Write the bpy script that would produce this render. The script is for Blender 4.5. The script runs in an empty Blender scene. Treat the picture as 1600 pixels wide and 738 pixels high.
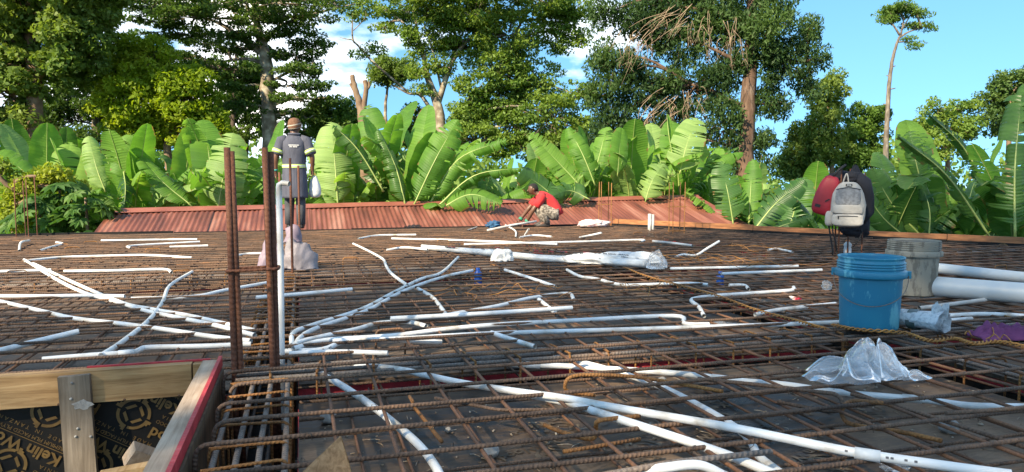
import bpy, bmesh, math, random
import numpy as np
from mathutils import Vector, Matrix, noise as mnoise

R = math.radians
PI = math.pi
scene = bpy.context.scene
COL = scene.collection

# ------------------------------------------------------------------ camera
F_PX, CAM_H, YAW = 1130.0, 0.72, R(16.3)
PITCH = math.atan((369 - 283) / F_PX)
cam_data = bpy.data.cameras.new('camera')
cam = bpy.data.objects.new('camera', cam_data)
COL.objects.link(cam)
cam.location = (0, 0, CAM_H)
cam.rotation_euler = (PI / 2 - PITCH, 0, -YAW)
cam_data.sensor_width = 36
cam_data.lens = F_PX / 1600 * 36
cam_data.clip_start = 0.05
cam_data.clip_end = 2000
scene.camera = cam

# ------------------------------------------------------------------ sun and sky
FWD = Vector((math.sin(YAW), math.cos(YAW), 0))
LEFT = Vector((-math.cos(YAW), math.sin(YAW), 0))
SUN_EL = R(34)
SUN_SIDE = R(38)                       # how far to the left of straight behind
to_sun = (-FWD * math.cos(SUN_SIDE) + LEFT * math.sin(SUN_SIDE)) * math.cos(SUN_EL) + Vector((0, 0, math.sin(SUN_EL)))
sun_data = bpy.data.lights.new('sun', 'SUN')
sun_data.energy = 4.2
sun_data.angle = R(0.6)
sun_data.color = (1.0, 0.90, 0.72)
sun = bpy.data.objects.new('sun', sun_data)
COL.objects.link(sun)
sun.rotation_euler = to_sun.to_track_quat('Z', 'Y').to_euler()
sun.location = to_sun * 60

world = bpy.data.worlds.new('World')
scene.world = world
world.use_nodes = True
nt = world.node_tree
nt.nodes.clear()
w_out = nt.nodes.new('ShaderNodeOutputWorld')
w_bg = nt.nodes.new('ShaderNodeBackground')
w_sky = nt.nodes.new('ShaderNodeTexSky')
w_sky.sky_type = 'NISHITA'
w_sky.sun_disc = False
w_sky.sun_elevation = SUN_EL
w_sky.sun_rotation = math.atan2(to_sun.x, to_sun.y)
w_sky.altitude = 1200
w_sky.air_density = 1.0
w_sky.dust_density = 0.0
w_sky.ozone_density = 1.5
w_bg.inputs['Strength'].default_value = 0.14
w_tc = nt.nodes.new('ShaderNodeTexCoord')
w_map = nt.nodes.new('ShaderNodeMapping')
w_map.inputs['Scale'].default_value = (1.0, 1.0, 2.6)
w_map.inputs['Location'].default_value = (3.36, -0.24, 1.39)
w_n = nt.nodes.new('ShaderNodeTexNoise')
w_n.inputs['Scale'].default_value = 2.6
w_n.inputs['Detail'].default_value = 9
w_n.inputs['Roughness'].default_value = 0.56
w_r = nt.nodes.new('ShaderNodeValToRGB')
w_r.color_ramp.elements[0].position = 0.52
w_r.color_ramp.elements[1].position = 0.68
w_mix = nt.nodes.new('ShaderNodeMixRGB')
w_mix.inputs[2].default_value = (8.0, 8.1, 8.3, 1)
L = nt.links.new
L(w_tc.outputs['Generated'], w_map.inputs['Vector'])
L(w_map.outputs[0], w_n.inputs['Vector'])
L(w_n.outputs['Fac'], w_r.inputs['Fac'])
L(w_r.outputs['Color'], w_mix.inputs[0])
# clear mountain air: the pale band at the horizon is thin, so the sky is read a little higher up all round
w_s = nt.nodes.new('ShaderNodeSeparateXYZ'); w_a = nt.nodes.new('ShaderNodeMath'); w_a.operation = 'MULTIPLY_ADD'
w_a.inputs[1].default_value = 0.85; w_a.inputs[2].default_value = 0.29
w_c = nt.nodes.new('ShaderNodeCombineXYZ'); w_nm = nt.nodes.new('ShaderNodeVectorMath'); w_nm.operation = 'NORMALIZE'
w_h = nt.nodes.new('ShaderNodeHueSaturation'); w_h.inputs['Hue'].default_value = 0.487; w_h.inputs['Saturation'].default_value = 1.22
L(w_tc.outputs['Generated'], w_s.inputs[0]); L(w_s.outputs[2], w_a.inputs[0])
L(w_s.outputs[0], w_c.inputs[0]); L(w_s.outputs[1], w_c.inputs[1]); L(w_a.outputs[0], w_c.inputs[2])
L(w_c.outputs[0], w_nm.inputs[0]); L(w_nm.outputs[0], w_sky.inputs['Vector'])
L(w_sky.outputs['Color'], w_h.inputs['Color']); L(w_h.outputs[0], w_mix.inputs[1])
L(w_mix.outputs[0], w_bg.inputs['Color'])
L(w_bg.outputs[0], w_out.inputs['Surface'])

vs = scene.view_settings
vs.view_transform = 'Standard'
vs.look = 'None'
vs.exposure = 1.46
vs.gamma = 1
vs.use_curve_mapping = False
vs.use_white_balance = True            # the phone's white balance, set for the shade
vs.white_balance_temperature = 7350
scene.cycles.max_bounces = 6
scene.cycles.transparent_max_bounces = 10
scene.cycles.use_denoising = True

# ------------------------------------------------------------------ helpers
def ray(px, py):
    x, y = (px - 800) / F_PX, (369 - py) / F_PX
    cy, sy, cp, sp = math.cos(YAW), math.sin(YAW), math.cos(PITCH), math.sin(PITCH)
    return Vector((sy * cp, cy * cp, -sp)) + x * Vector((cy, -sy, 0)) + y * Vector((sy * sp, cy * sp, cp))

def at(px, py, z=0.0):                  # the place on the level z that the photograph shows at a pixel
    d = ray(px, py)
    t = (z - CAM_H) / d.z
    return Vector((d.x * t, d.y * t, z))

def atd(px, py, depth):                 # the place at a distance from the camera
    return ray(px, py) * depth + Vector((0, 0, CAM_H))

class MB:
    def __init__(s):
        s.v, s.f, s.m, s.uv = [], [], [], {}
    def add(s, vs_, fs, mi=0):
        o = len(s.v)
        s.v.extend([tuple(p) for p in vs_])
        for f in fs:
            s.f.append([i + o for i in f]); s.m.append(mi)
        return s
    def box(s, c, size, rot=None, mi=0, taper=1.0):
        x, y, z = [k / 2 for k in size]
        ps = []
        for dz in (-1, 1):
            t = taper if dz > 0 else 1
            for dx, dy in ((-1, -1), (1, -1), (1, 1), (-1, 1)):
                p = Vector((dx * x * t, dy * y * t, dz * z))
                if rot is not None: p = rot @ p
                ps.append(p + Vector(c))
        return s.add(ps, [(3, 2, 1, 0), (4, 5, 6, 7), (0, 1, 5, 4), (1, 2, 6, 5), (2, 3, 7, 6), (3, 0, 4, 7)], mi)
    def prism(s, poly, z0, z1, mi=0):
        n = len(poly)
        ps = [(p[0], p[1], z0) for p in poly] + [(p[0], p[1], z1) for p in poly]
        fs = [list(range(n))[::-1], list(range(n, 2 * n))] + [(i, (i + 1) % n, n + (i + 1) % n, n + i) for i in range(n)]
        return s.add(ps, fs, mi)
    def tube(s, pts, r, n=6, cap=True, mi=0, uv=False, closed=False):
        pts = [Vector(p) for p in pts]
        rs = r if isinstance(r, (list, tuple)) else [r] * len(pts)
        o = len(s.v)
        ref = Vector((0, 0, 1))
        d0 = (pts[1] - pts[0]).normalized()
        if abs(d0.z) > 0.9: ref = Vector((1, 0, 0))
        length = 0; lens = []
        for i, p in enumerate(pts):
            if i: length += (p - pts[i - 1]).length
            lens.append(length)
            if closed:
                t = pts[(i + 1) % len(pts)] - pts[i - 1]
            else:
                t = pts[min(i + 1, len(pts) - 1)] - pts[max(i - 1, 0)]
            t = t.normalized() if t.length > 1e-9 else d0
            a = ref - t * ref.dot(t)
            if a.length < 1e-4: a = Vector((0, 1, 0)) - t * t.y
            a.normalize(); ref = a; b = t.cross(a)
            for k in range(n):
                g = 2 * PI * k / n
                s.v.append(tuple(p + (a * math.cos(g) + b * math.sin(g)) * rs[i]))
        m = len(pts)
        for i in range(m if closed else m - 1):
            i2 = (i + 1) % m
            for k in range(n):
                k2 = (k + 1) % n
                if uv:
                    l0, l1 = lens[i], (lens[i2] if i2 else length)
                    s.uv[len(s.f)] = [(l0, k / n), (l0, (k + 1) / n), (l1, (k + 1) / n), (l1, k / n)]
                s.f.append([o + i * n + k, o + i * n + k2, o + i2 * n + k2, o + i2 * n + k]); s.m.append(mi)
        if cap and not closed:
            s.f.append([o + k for k in range(n)][::-1]); s.m.append(mi)
            s.f.append([o + (m - 1) * n + k for k in range(n)]); s.m.append(mi)
        return s
    def lathe(s, prof, n=24, c=(0, 0, 0), mi=0):          # prof: (radius, z)
        o = len(s.v)
        for r, z in prof:
            for k in range(n):
                g = 2 * PI * k / n
                s.v.append((c[0] + r * math.cos(g), c[1] + r * math.sin(g), c[2] + z))
        for i in range(len(prof) - 1):
            for k in range(n):
                k2 = (k + 1) % n
                s.f.append([o + i * n + k, o + i * n + k2, o + (i + 1) * n + k2, o + (i + 1) * n + k]); s.m.append(mi)
        return s
    def loft(s, rings, mi=0, cap=True):                   # rings: equal lists of points
        o = len(s.v); n = len(rings[0])
        for rg in rings: s.v.extend([tuple(p) for p in rg])
        for i in range(len(rings) - 1):
            for k in range(n):
                k2 = (k + 1) % n
                s.f.append([o + i * n + k, o + i * n + k2, o + (i + 1) * n + k2, o + (i + 1) * n + k]); s.m.append(mi)
        if cap:
            s.f.append([o + k for k in range(n)][::-1]); s.m.append(mi)
            s.f.append([o + (len(rings) - 1) * n + k for k in range(n)]); s.m.append(mi)
        return s
    def mesh(s, name, smooth=True, origin=None):
        me = bpy.data.meshes.new(name)
        vv = s.v if origin is None else [(p[0] - origin[0], p[1] - origin[1], p[2] - origin[2]) for p in s.v]
        me.from_pydata(vv, [], s.f)
        if s.uv:
            lay = me.uv_layers.new(name='UVMap')
            for fi, uvs in s.uv.items():
                ls = me.polygons[fi].loop_start
                for j, q in enumerate(uvs): lay.data[ls + j].uv = q
        if any(s.m): me.polygons.foreach_set('material_index', s.m)
        if smooth: me.polygons.foreach_set('use_smooth', [True] * len(s.f))
        me.update()
        return me

def tag(o, label=None, cat=None, group=None, kind=None):
    if label: o['label'] = label
    if cat: o['category'] = cat
    if group: o['group'] = group
    if kind: o['kind'] = kind
    return o

def new_obj(name, me, mats=(), parent=None, loc=None):
    o = bpy.data.objects.new(name, me)
    COL.objects.link(o)
    if me is not None and not me.materials:
        for m in (mats if isinstance(mats, (list, tuple)) else [mats]): me.materials.append(m)
    if parent is not None: o.parent = parent
    if loc is not None: o.location = loc
    return o

def root_of(o):
    p = Vector((0, 0, 0))
    while o is not None:
        p = p + o.location; o = o.parent
    return p

def thing(name, label, cat, loc=(0, 0, 0), rotz=0, group=None):
    o = new_obj(name, None)
    o.location = loc; o.rotation_euler = (0, 0, rotz)
    o.empty_display_size = 0.1
    return tag(o, label, cat, group)

def part(name, mb, mats, parent, world=True, smooth=True):
    """a part; world=True: the builder holds world places and the parents are not turned"""
    return new_obj(name, mb.mesh(name, smooth, root_of(parent) if world else None), mats, parent)

def single(name, mb, mats, label, cat, group=None, smooth=True):
    """a thing that is one mesh, its origin at its base"""
    a = np.array(mb.v); lo, hi = a.min(0), a.max(0)
    org = ((lo[0] + hi[0]) / 2, (lo[1] + hi[1]) / 2, lo[2])
    o = new_obj(name, mb.mesh(name, smooth, org), mats, None, org)
    return tag(o, label, cat, group)

def np_mesh(name, verts, faces, uv=None, smooth=False):
    """verts (N,3), faces (M,k)"""
    me = bpy.data.meshes.new(name)
    nv, (nf, k) = len(verts), faces.shape
    me.vertices.add(nv); me.vertices.foreach_set('co', np.ascontiguousarray(verts, dtype=np.float32).ravel())
    me.loops.add(nf * k); me.loops.foreach_set('vertex_index', np.ascontiguousarray(faces, dtype=np.int32).ravel())
    me.polygons.add(nf)
    me.polygons.foreach_set('loop_start', np.arange(0, nf * k, k, dtype=np.int32))
    me.polygons.foreach_set('loop_total', np.full(nf, k, dtype=np.int32))
    if smooth: me.polygons.foreach_set('use_smooth', np.ones(nf, dtype=bool))
    me.update(calc_edges=True)
    return me

def smooth_path(pts, n=6):              # Catmull-Rom
    pts = [Vector(p) for p in pts]
    if len(pts) < 3: return pts
    out = []
    P = [pts[0] * 2 - pts[1]] + pts + [pts[-1] * 2 - pts[-2]]
    for i in range(1, len(P) - 2):
        a, b, c, d = P[i - 1:i + 3]
        for j in range(n):
            t = j / n
            out.append(0.5 * ((2 * b) + (c - a) * t + (2 * a - 5 * b + 4 * c - d) * t * t + (3 * b - a - 3 * c + d) * t ** 3))
    out.append(pts[-1])
    return out

# ------------------------------------------------------------------ materials
def base_mat(name):
    m = bpy.data.materials.new(name); m.use_nodes = True
    n = m.node_tree; b = n.nodes['Principled BSDF']
    return m, n, b

def nd(n, t, **kw):
    x = n.nodes.new(t)
    for k, v in kw.items():
        if k in x.inputs: x.inputs[k].default_value = v
        else: setattr(x, k, v)
    return x

def ramp(n, fac, stops):
    r = n.nodes.new('ShaderNodeValToRGB')
    els = r.color_ramp.elements
    while len(els) < len(stops): els.new(0.5)
    for e, (p, c) in zip(els, stops): e.position = p; e.color = (*c, 1) if len(c) == 3 else c
    n.links.new(fac, r.inputs['Fac'])
    return r

def noisy(name, stops, scale=6, rough=0.7, bump=0.0, bscale=None, metallic=0, stretch=(1, 1, 1), coord='Object', detail=6, spec=0.5, rand=0.0, distort=0.0):
    m, n, b = base_mat(name)
    tc = nd(n, 'ShaderNodeTexCoord'); mp = nd(n, 'ShaderNodeMapping'); mp.inputs['Scale'].default_value = stretch
    n.links.new(tc.outputs[coord], mp.inputs['Vector'])
    vec = mp.outputs[0]
    if rand:
        oi = nd(n, 'ShaderNodeObjectInfo'); va = nd(n, 'ShaderNodeVectorMath', operation='ADD')
        cx = nd(n, 'ShaderNodeCombineXYZ'); mu = nd(n, 'ShaderNodeMath', operation='MULTIPLY'); mu.inputs[1].default_value = 37
        n.links.new(oi.outputs['Random'], mu.inputs[0]); n.links.new(mu.outputs[0], cx.inputs[0]); n.links.new(mu.outputs[0], cx.inputs[2])
        n.links.new(vec, va.inputs[0]); n.links.new(cx.outputs[0], va.inputs[1]); vec = va.outputs[0]
    no = nd(n, 'ShaderNodeTexNoise', Scale=scale, Detail=detail, Distortion=distort)
    n.links.new(vec, no.inputs['Vector'])
    r = ramp(n, no.outputs['Fac'], stops)
    n.links.new(r.outputs['Color'], b.inputs['Base Color'])
    b.inputs['Roughness'].default_value = rough
    b.inputs['Metallic'].default_value = metallic
    b.inputs['Specular IOR Level'].default_value = spec
    if bump:
        n2 = nd(n, 'ShaderNodeTexNoise', Scale=bscale or scale * 4, Detail=4)
        n.links.new(vec, n2.inputs['Vector'])
        bp = nd(n, 'ShaderNodeBump', Strength=bump, Distance=0.01)
        n.links.new(n2.outputs['Fac'], bp.inputs['Height']); n.links.new(bp.outputs[0], b.inputs['Normal'])
    return m

def plain(name, c, rough=0.6, **kw):
    d = [max(0, k * 0.82) for k in c]
    return noisy(name, [(0.3, d), (0.7, c)], kw.pop('scale', 8), rough, **kw)

def rebar_mat(name, stops, ribs=True, rough=0.75, pitch=0.0125):
    m, n, b = base_mat(name)
    tc = nd(n, 'ShaderNodeTexCoord')
    oi = nd(n, 'ShaderNodeObjectInfo')
    ad = nd(n, 'ShaderNodeVectorMath', operation='ADD')
    mu = nd(n, 'ShaderNodeVectorMath', operation='SCALE'); mu.inputs['Scale'].default_value = 50
    cx = nd(n, 'ShaderNodeCombineXYZ')
    n.links.new(oi.outputs['Random'], cx.inputs[0]); n.links.new(oi.outputs['Random'], cx.inputs[1])
    n.links.new(cx.outputs[0], mu.inputs[0]); n.links.new(tc.outputs['Object'], ad.inputs[0]); n.links.new(mu.outputs[0], ad.inputs[1])
    n1 = nd(n, 'ShaderNodeTexNoise', Scale=2.2, Detail=8, Roughness=0.7)
    n.links.new(ad.outputs[0], n1.inputs['Vector'])
    r = ramp(n, n1.outputs['Fac'], stops)
    n2 = nd(n, 'ShaderNodeTexNoise', Scale=140, Detail=3)
    n.links.new(ad.outputs[0], n2.inputs['Vector'])
    mx = nd(n, 'ShaderNodeMixRGB', blend_type='MULTIPLY'); mx.inputs[0].default_value = 0.55
    r2 = ramp(n, n2.outputs['Fac'], [(0.35, (0.45, 0.4, 0.38)), (0.65, (1.25, 1.2, 1.15))])
    n.links.new(r.outputs[0], mx.inputs[1]); n.links.new(r2.outputs[0], mx.inputs[2])
    n.links.new(mx.outputs[0], b.inputs['Base Color'])
    b.inputs['Roughness'].default_value = rough
    b.inputs['Specular IOR Level'].default_value = 0.35
    if ribs:
        sp = nd(n, 'ShaderNodeSeparateXYZ'); n.links.new(tc.outputs['UV'], sp.inputs[0])
        m1 = nd(n, 'ShaderNodeMath', operation='DIVIDE'); n.links.new(sp.outputs[0], m1.inputs[0]); m1.inputs[1].default_value = pitch
        m2 = nd(n, 'ShaderNodeMath', operation='ADD'); n.links.new(m1.outputs[0], m2.inputs[0]); n.links.new(sp.outputs[1], m2.inputs[1])
        m3 = nd(n, 'ShaderNodeMath', operation='MULTIPLY'); n.links.new(m2.outputs[0], m3.inputs[0]); m3.inputs[1].default_value = 2 * PI
        m4 = nd(n, 'ShaderNodeMath', operation='SINE'); n.links.new(m3.outputs[0], m4.inputs[0])
        bp = nd(n, 'ShaderNodeBump', Strength=0.5, Distance=0.0016)
        n.links.new(m4.outputs[0], bp.inputs['Height']); n.links.new(bp.outputs[0], b.inputs['Normal'])
    return m

M = {}
M['rebar'] = rebar_mat('ribbed_rebar', [(0.30, (0.062, 0.040, 0.030)), (0.48, (0.135, 0.088, 0.063)), (0.60, (0.22, 0.128, 0.080)), (0.74, (0.38, 0.175, 0.075))])
M['rebar_b'] = rebar_mat('smooth_rebar', [(0.30, (0.07, 0.04, 0.028)), (0.5, (0.15, 0.08, 0.05)), (0.68, (0.27, 0.125, 0.06))], ribs=False)
M['steel'] = rebar_mat('grey_rebar', [(0.3, (0.10, 0.085, 0.075)), (0.52, (0.20, 0.17, 0.15)), (0.70, (0.28, 0.16, 0.09))], rough=0.55, pitch=0.016)
M['rust'] = rebar_mat('orange_rust_rebar', [(0.3, (0.13, 0.06, 0.028)), (0.5, (0.28, 0.13, 0.045)), (0.7, (0.45, 0.22, 0.07))])
M['darkrust'] = rebar_mat('dark_rust_rebar', [(0.3, (0.075, 0.030, 0.018)), (0.55, (0.15, 0.058, 0.032)), (0.72, (0.25, 0.10, 0.045))], pitch=0.022)
M['wire'] = noisy('binding_wire', [(0.3, (0.25, 0.10, 0.03)), (0.7, (0.55, 0.25, 0.06))], 12, 0.7)
M['darkwire'] = noisy('dark_wire', [(0.3, (0.04, 0.035, 0.03)), (0.7, (0.10, 0.07, 0.05))], 12, 0.6)

def film_ply(name, dusty=True):
    m, n, b = base_mat(name)
    tc = nd(n, 'ShaderNodeTexCoord'); mp = nd(n, 'ShaderNodeMapping'); n.links.new(tc.outputs['Object'], mp.inputs['Vector'])
    n1 = nd(n, 'ShaderNodeTexNoise', Scale=1.6, Detail=9, Roughness=0.62); n.links.new(mp.outputs[0], n1.inputs['Vector'])
    n2 = nd(n, 'ShaderNodeTexNoise', Scale=26, Detail=6, Roughness=0.7, Distortion=1.2); n.links.new(mp.outputs[0], n2.inputs['Vector'])
    if dusty:
        mp2 = nd(n, 'ShaderNodeMapping'); mp2.inputs['Scale'].default_value = (1, 4.5, 1); mp2.inputs['Rotation'].default_value = (0, 0, .5); n.links.new(tc.outputs['Object'], mp2.inputs['Vector']); n.links.new(mp2.outputs[0], n2.inputs['Vector']); n2.inputs['Scale'].default_value = 11
        ad = nd(n, 'ShaderNodeMath', operation='MULTIPLY_ADD'); n.links.new(n2.outputs['Fac'], ad.inputs[0]); ad.inputs[1].default_value = 0.55
        n.links.new(n1.outputs['Fac'], ad.inputs[2])
        r = ramp(n, ad.outputs[0], [(0.58, (0.010, 0.010, 0.011)), (0.69, (0.030, 0.023, 0.018)), (0.77, (0.095, 0.062, 0.040)), (0.92, (0.21, 0.14, 0.090))])
        rr = ramp(n, ad.outputs[0], [(0.60, (0.26,) * 3), (0.85, (0.8,) * 3)])
    else:
        r = ramp(n, n1.outputs['Fac'], [(0.4, (0.007, 0.007, 0.008)), (0.7, (0.022, 0.02, 0.018))])
        rr = ramp(n, n2.outputs['Fac'], [(0.3, (0.5,) * 3), (0.7, (0.7,) * 3)]); b.inputs['Specular IOR Level'].default_value = .18
    n.links.new(r.outputs[0], b.inputs['Base Color']); n.links.new(rr.outputs[0], b.inputs['Roughness'])
    bp = nd(n, 'ShaderNodeBump', Strength=0.15, Distance=0.004); n.links.new(n2.outputs['Fac'], bp.inputs['Height']); n.links.new(bp.outputs[0], b.inputs['Normal'])
    return m
M['ply'] = film_ply('dusty_film_plywood')
M['ply_clean'] = film_ply('black_film_plywood', False)
M['print'] = noisy('brown_print', [(0.35, (0.11, 0.06, 0.016)), (0.7, (0.21, 0.12, 0.034))], 18, 0.5)
M['print_worn'] = noisy('worn_brown_print', [(0.35, (0.05, 0.04, 0.03)), (0.6, (0.16, 0.11, 0.065))], 14, 0.6)
M['red'] = noisy('red_paint', [(0.3, (0.30, 0.016, 0.022)), (0.62, (0.52, 0.035, 0.045)), (0.8, (0.55, 0.13, 0.12))], 14, 0.55, bump=0.3, bscale=60)

def timber(name, c0, c1, c2, scale=3.2, axis=0, rough=0.8):
    m, n, b = base_mat(name)
    tc = nd(n, 'ShaderNodeTexCoord'); mp = nd(n, 'ShaderNodeMapping'); n.links.new(tc.outputs['Object'], mp.inputs['Vector'])
    st = [14, 14, 14]; st[axis] = 0.9
    mp.inputs['Scale'].default_value = st
    n1 = nd(n, 'ShaderNodeTexNoise', Scale=scale, Detail=8, Roughness=0.65, Distortion=0.6); n.links.new(mp.outputs[0], n1.inputs['Vector'])
    r = ramp(n, n1.outputs['Fac'], [(0.3, c0), (0.5, c1), (0.72, c2)])
    n2 = nd(n, 'ShaderNodeTexNoise', Scale=5, Detail=5); n.links.new(tc.outputs['Object'], n2.inputs['Vector'])
    r2 = ramp(n, n2.outputs['Fac'], [(0.3, (0.62, 0.58, 0.55)), (0.6, (1, 1, 1))])
    mx = nd(n, 'ShaderNodeMixRGB', blend_type='MULTIPLY'); mx.inputs[0].default_value = 0.8
    n.links.new(r.outputs[0], mx.inputs[1]); n.links.new(r2.outputs[0], mx.inputs[2]); n.links.new(mx.outputs[0], b.inputs['Base Color'])
    b.inputs['Roughness'].default_value = rough; b.inputs['Specular IOR Level'].default_value = 0.3
    bp = nd(n, 'ShaderNodeBump', Strength=0.5, Distance=0.004); n.links.new(n1.outputs['Fac'], bp.inputs['Height']); n.links.new(bp.outputs[0], b.inputs['Normal'])
    return m
M['timber'] = timber('sawn_timber', (0.22, 0.115, 0.045), (0.42, 0.25, 0.115), (0.56, 0.36, 0.18))
M['timber_y'] = timber('sawn_plank', (0.30, 0.205, 0.135), (0.50, 0.37, 0.265), (0.62, 0.48, 0.36), axis=1)
M['timber_grey'] = timber('weathered_plank', (0.11, 0.085, 0.062), (0.21, 0.168, 0.128), (0.31, 0.255, 0.20), axis=2)
M['timber_end'] = timber('fresh_end_grain', (0.40, 0.22, 0.09), (0.58, 0.36, 0.17), (0.66, 0.45, 0.24), axis=1)
M['edgeboard'] = noisy('edge_board', [(0.35, (0.18, 0.07, 0.028)), (0.65, (0.40, 0.165, 0.065))], 5, 0.75, bump=0.2, stretch=(1, 1, 6))
M['pvc'] = noisy('white_pvc', [(0.30, (0.44, 0.38, 0.31)), (0.40, (0.64, 0.62, 0.59)), (0.52, (0.76, 0.76, 0.75)), (0.8, (0.80, 0.80, 0.79))], 9, 0.4, detail=8, rand=1.0)
M['pvc_grey'] = noisy('grey_pvc', [(0.35, (0.46, 0.49, 0.50)), (0.65, (0.56, 0.59, 0.60))], 3, 0.4)
M['pvc_dirty'] = noisy('dusty_pvc', [(0.35, (0.42, 0.38, 0.34)), (0.65, (0.68, 0.66, 0.62))], 5, 0.5)
M['ink'] = plain('grey_ink', (0.12, 0.12, 0.13), 0.6)
M['concrete'] = noisy('concrete_grey', [(0.3, (0.22, 0.21, 0.20)), (0.7, (0.44, 0.42, 0.39))], 24, 0.9, bump=0.5, bscale=90)
M['white'] = plain('white_surface', (0.78, 0.78, 0.77), 0.5)

# ------------------------------------------------------------------ the setting: ground
rnd = random.Random(7)
GZ = -3.3
gb = MB()
gn = 40
gv = []
for j in range(gn + 1):
    for i in range(gn + 1):
        x, y = -300 + 600 * i / gn, -300 + 600 * j / gn
        d = math.hypot(x, y)
        z = GZ + (mnoise.noise((x * 0.02, y * 0.02, 0)) * 1.5 if d > 45 else 0)
        gv.append((x, y, z))
gf = [(j * (gn + 1) + i, j * (gn + 1) + i + 1, (j + 1) * (gn + 1) + i + 1, (j + 1) * (gn + 1) + i) for j in range(gn) for i in range(gn)]
gb.add(gv, gf)
M['ground'] = noisy('earth_and_grass', [(0.35, (0.10, 0.065, 0.04)), (0.55, (0.05, 0.075, 0.02)), (0.7, (0.035, 0.07, 0.015))], 0.8, 0.95, bump=0.6, bscale=6)
tag(new_obj('ground', gb.mesh('ground'), M['ground']), kind='structure')

# ------------------------------------------------------------------ slab formwork
PLY_Z = -0.13
def clip_poly(poly, a, b, c):            # keep a*x+b*y <= c
    out = []
    for i, p in enumerate(poly):
        q = poly[(i + 1) % len(poly)]
        dp, dq = a * p[0] + b * p[1] - c, a * q[0] + b * q[1] - c
        if dp <= 0: out.append(p)
        if dp * dq < 0:
            t = dp / (dp - dq); out.append((p[0] + (q[0] - p[0]) * t, p[1] + (q[1] - p[1]) * t))
    return out
# slanting edge of the deck: from (4.95, 11.05) to (7.83, 6.18) and on
SLK = 0.595
def slant_u(v): return 4.95 + (11.05 - v) * SLK
def clip_deck(poly, inset=0.0):
    return clip_poly(clip_poly(poly, 1, SLK, 4.95 + 11.05 * SLK - inset), 1, 0, 8.8 - inset)
V_FAR = 11.05
U_CELLS = [(-6.6, -3.62), (-3.37, -0.285), (-0.025, 2.66), (2.92, 5.02), (5.27, 8.8)]
V_CELLS = [(-1.2, 2.84), (3.10, 6.02), (6.27, 10.82)]
formwork = new_obj('slab_formwork', None); tag(formwork, kind='structure')
cells = []
for ci, (u0, u1) in enumerate(U_CELLS):
    for (v0, v1) in V_CELLS:
        if u1 < 0 and v0 < 3: continue                 # the open stairwell
        cells.append((u0, u1, v0, v1))
        vv = v0; row = 0
        while vv < v1 - 0.01:
            ve = min(vv + 1.22, v1)
            uu = u0 - (1.22 if row % 2 else 0)
            while uu < u1 - 0.01:
                ue = min(uu + 2.44, u1); us = max(uu, u0)
                if ue - us > 0.02:
                    g = 0.0025
                    poly = clip_deck([(us + g, vv + g), (ue - g, vv + g), (ue - g, ve - g), (us + g, ve - g)], 0.02)
                    if len(poly) >= 3:
                        z = PLY_Z + rnd.uniform(-0.0015, 0.0015)
                        part('plywood_sheet', MB().prism(poly, z - 0.018, z), M['ply'], formwork, smooth=False)
                uu += 2.44
            vv = ve; row += 1
        # the four sides of this panel, hanging down into the beam trenches, with red-painted edge strips
        def side(p, q):
            pl = MB(); rd = MB()
            dx, dy = q[0] - p[0], q[1] - p[1]; l = math.hypot(dx, dy)
            ang = Matrix.Rotation(math.atan2(dy, dx), 3, 'Z')
            nx, ny = dy / l, -dx / l
            c = ((p[0] + q[0]) / 2, (p[1] + q[1]) / 2)
            rd.box((c[0] - nx * 0.006, c[1] - ny * 0.006, PLY_Z - 0.040), (l - 0.01, 0.012, 0.036), ang)
            pl.box((c[0] - nx * 0.010, c[1] - ny * 0.010, PLY_Z - 0.30), (l - 0.01, 0.016, 0.48), ang)
            part('red_edge', rd, M['red'], formwork, smooth=False)
            part('side_panel', pl, M['ply_clean'], formwork, smooth=False)
        quad = clip_deck([(u0, v0), (u1, v0), (u1, v1), (u0, v1)], 0.02)
        for i in range(len(quad)):
            p, q = quad[i], quad[(i + 1) % len(quad)]
            if math.hypot(p[0] - q[0], p[1] - q[1]) > 0.1: side(p, q)
# trench bottoms
for (u0, u1) in ((-3.62, -3.37), (-0.285, -0.025), (2.66, 2.92), (5.02, 5.27)):
    v0 = 3.1 if u1 < -1 else -1.2
    part('beam_bottom', MB().prism([(u0 - .02, v0), (u1 + .02, v0), (u1 + .02, 11.02), (u0 - .02, 11.02)], -0.565, -0.545), M['ply_clean'], formwork, smooth=False)
for (v0, v1, us) in ((2.84, 3.10, -0.3), (6.02, 6.27, -6.6), (10.82, 11.04, -6.6)):
    poly = clip_deck([(us, v0 - .02), (8.8, v0 - .02), (8.8, v1 + .02), (us, v1 + .02)], 0.03)
    part('beam_bottom', MB().prism(poly, -0.590, -0.567), M['ply_clean'], formwork, smooth=False)
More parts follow.
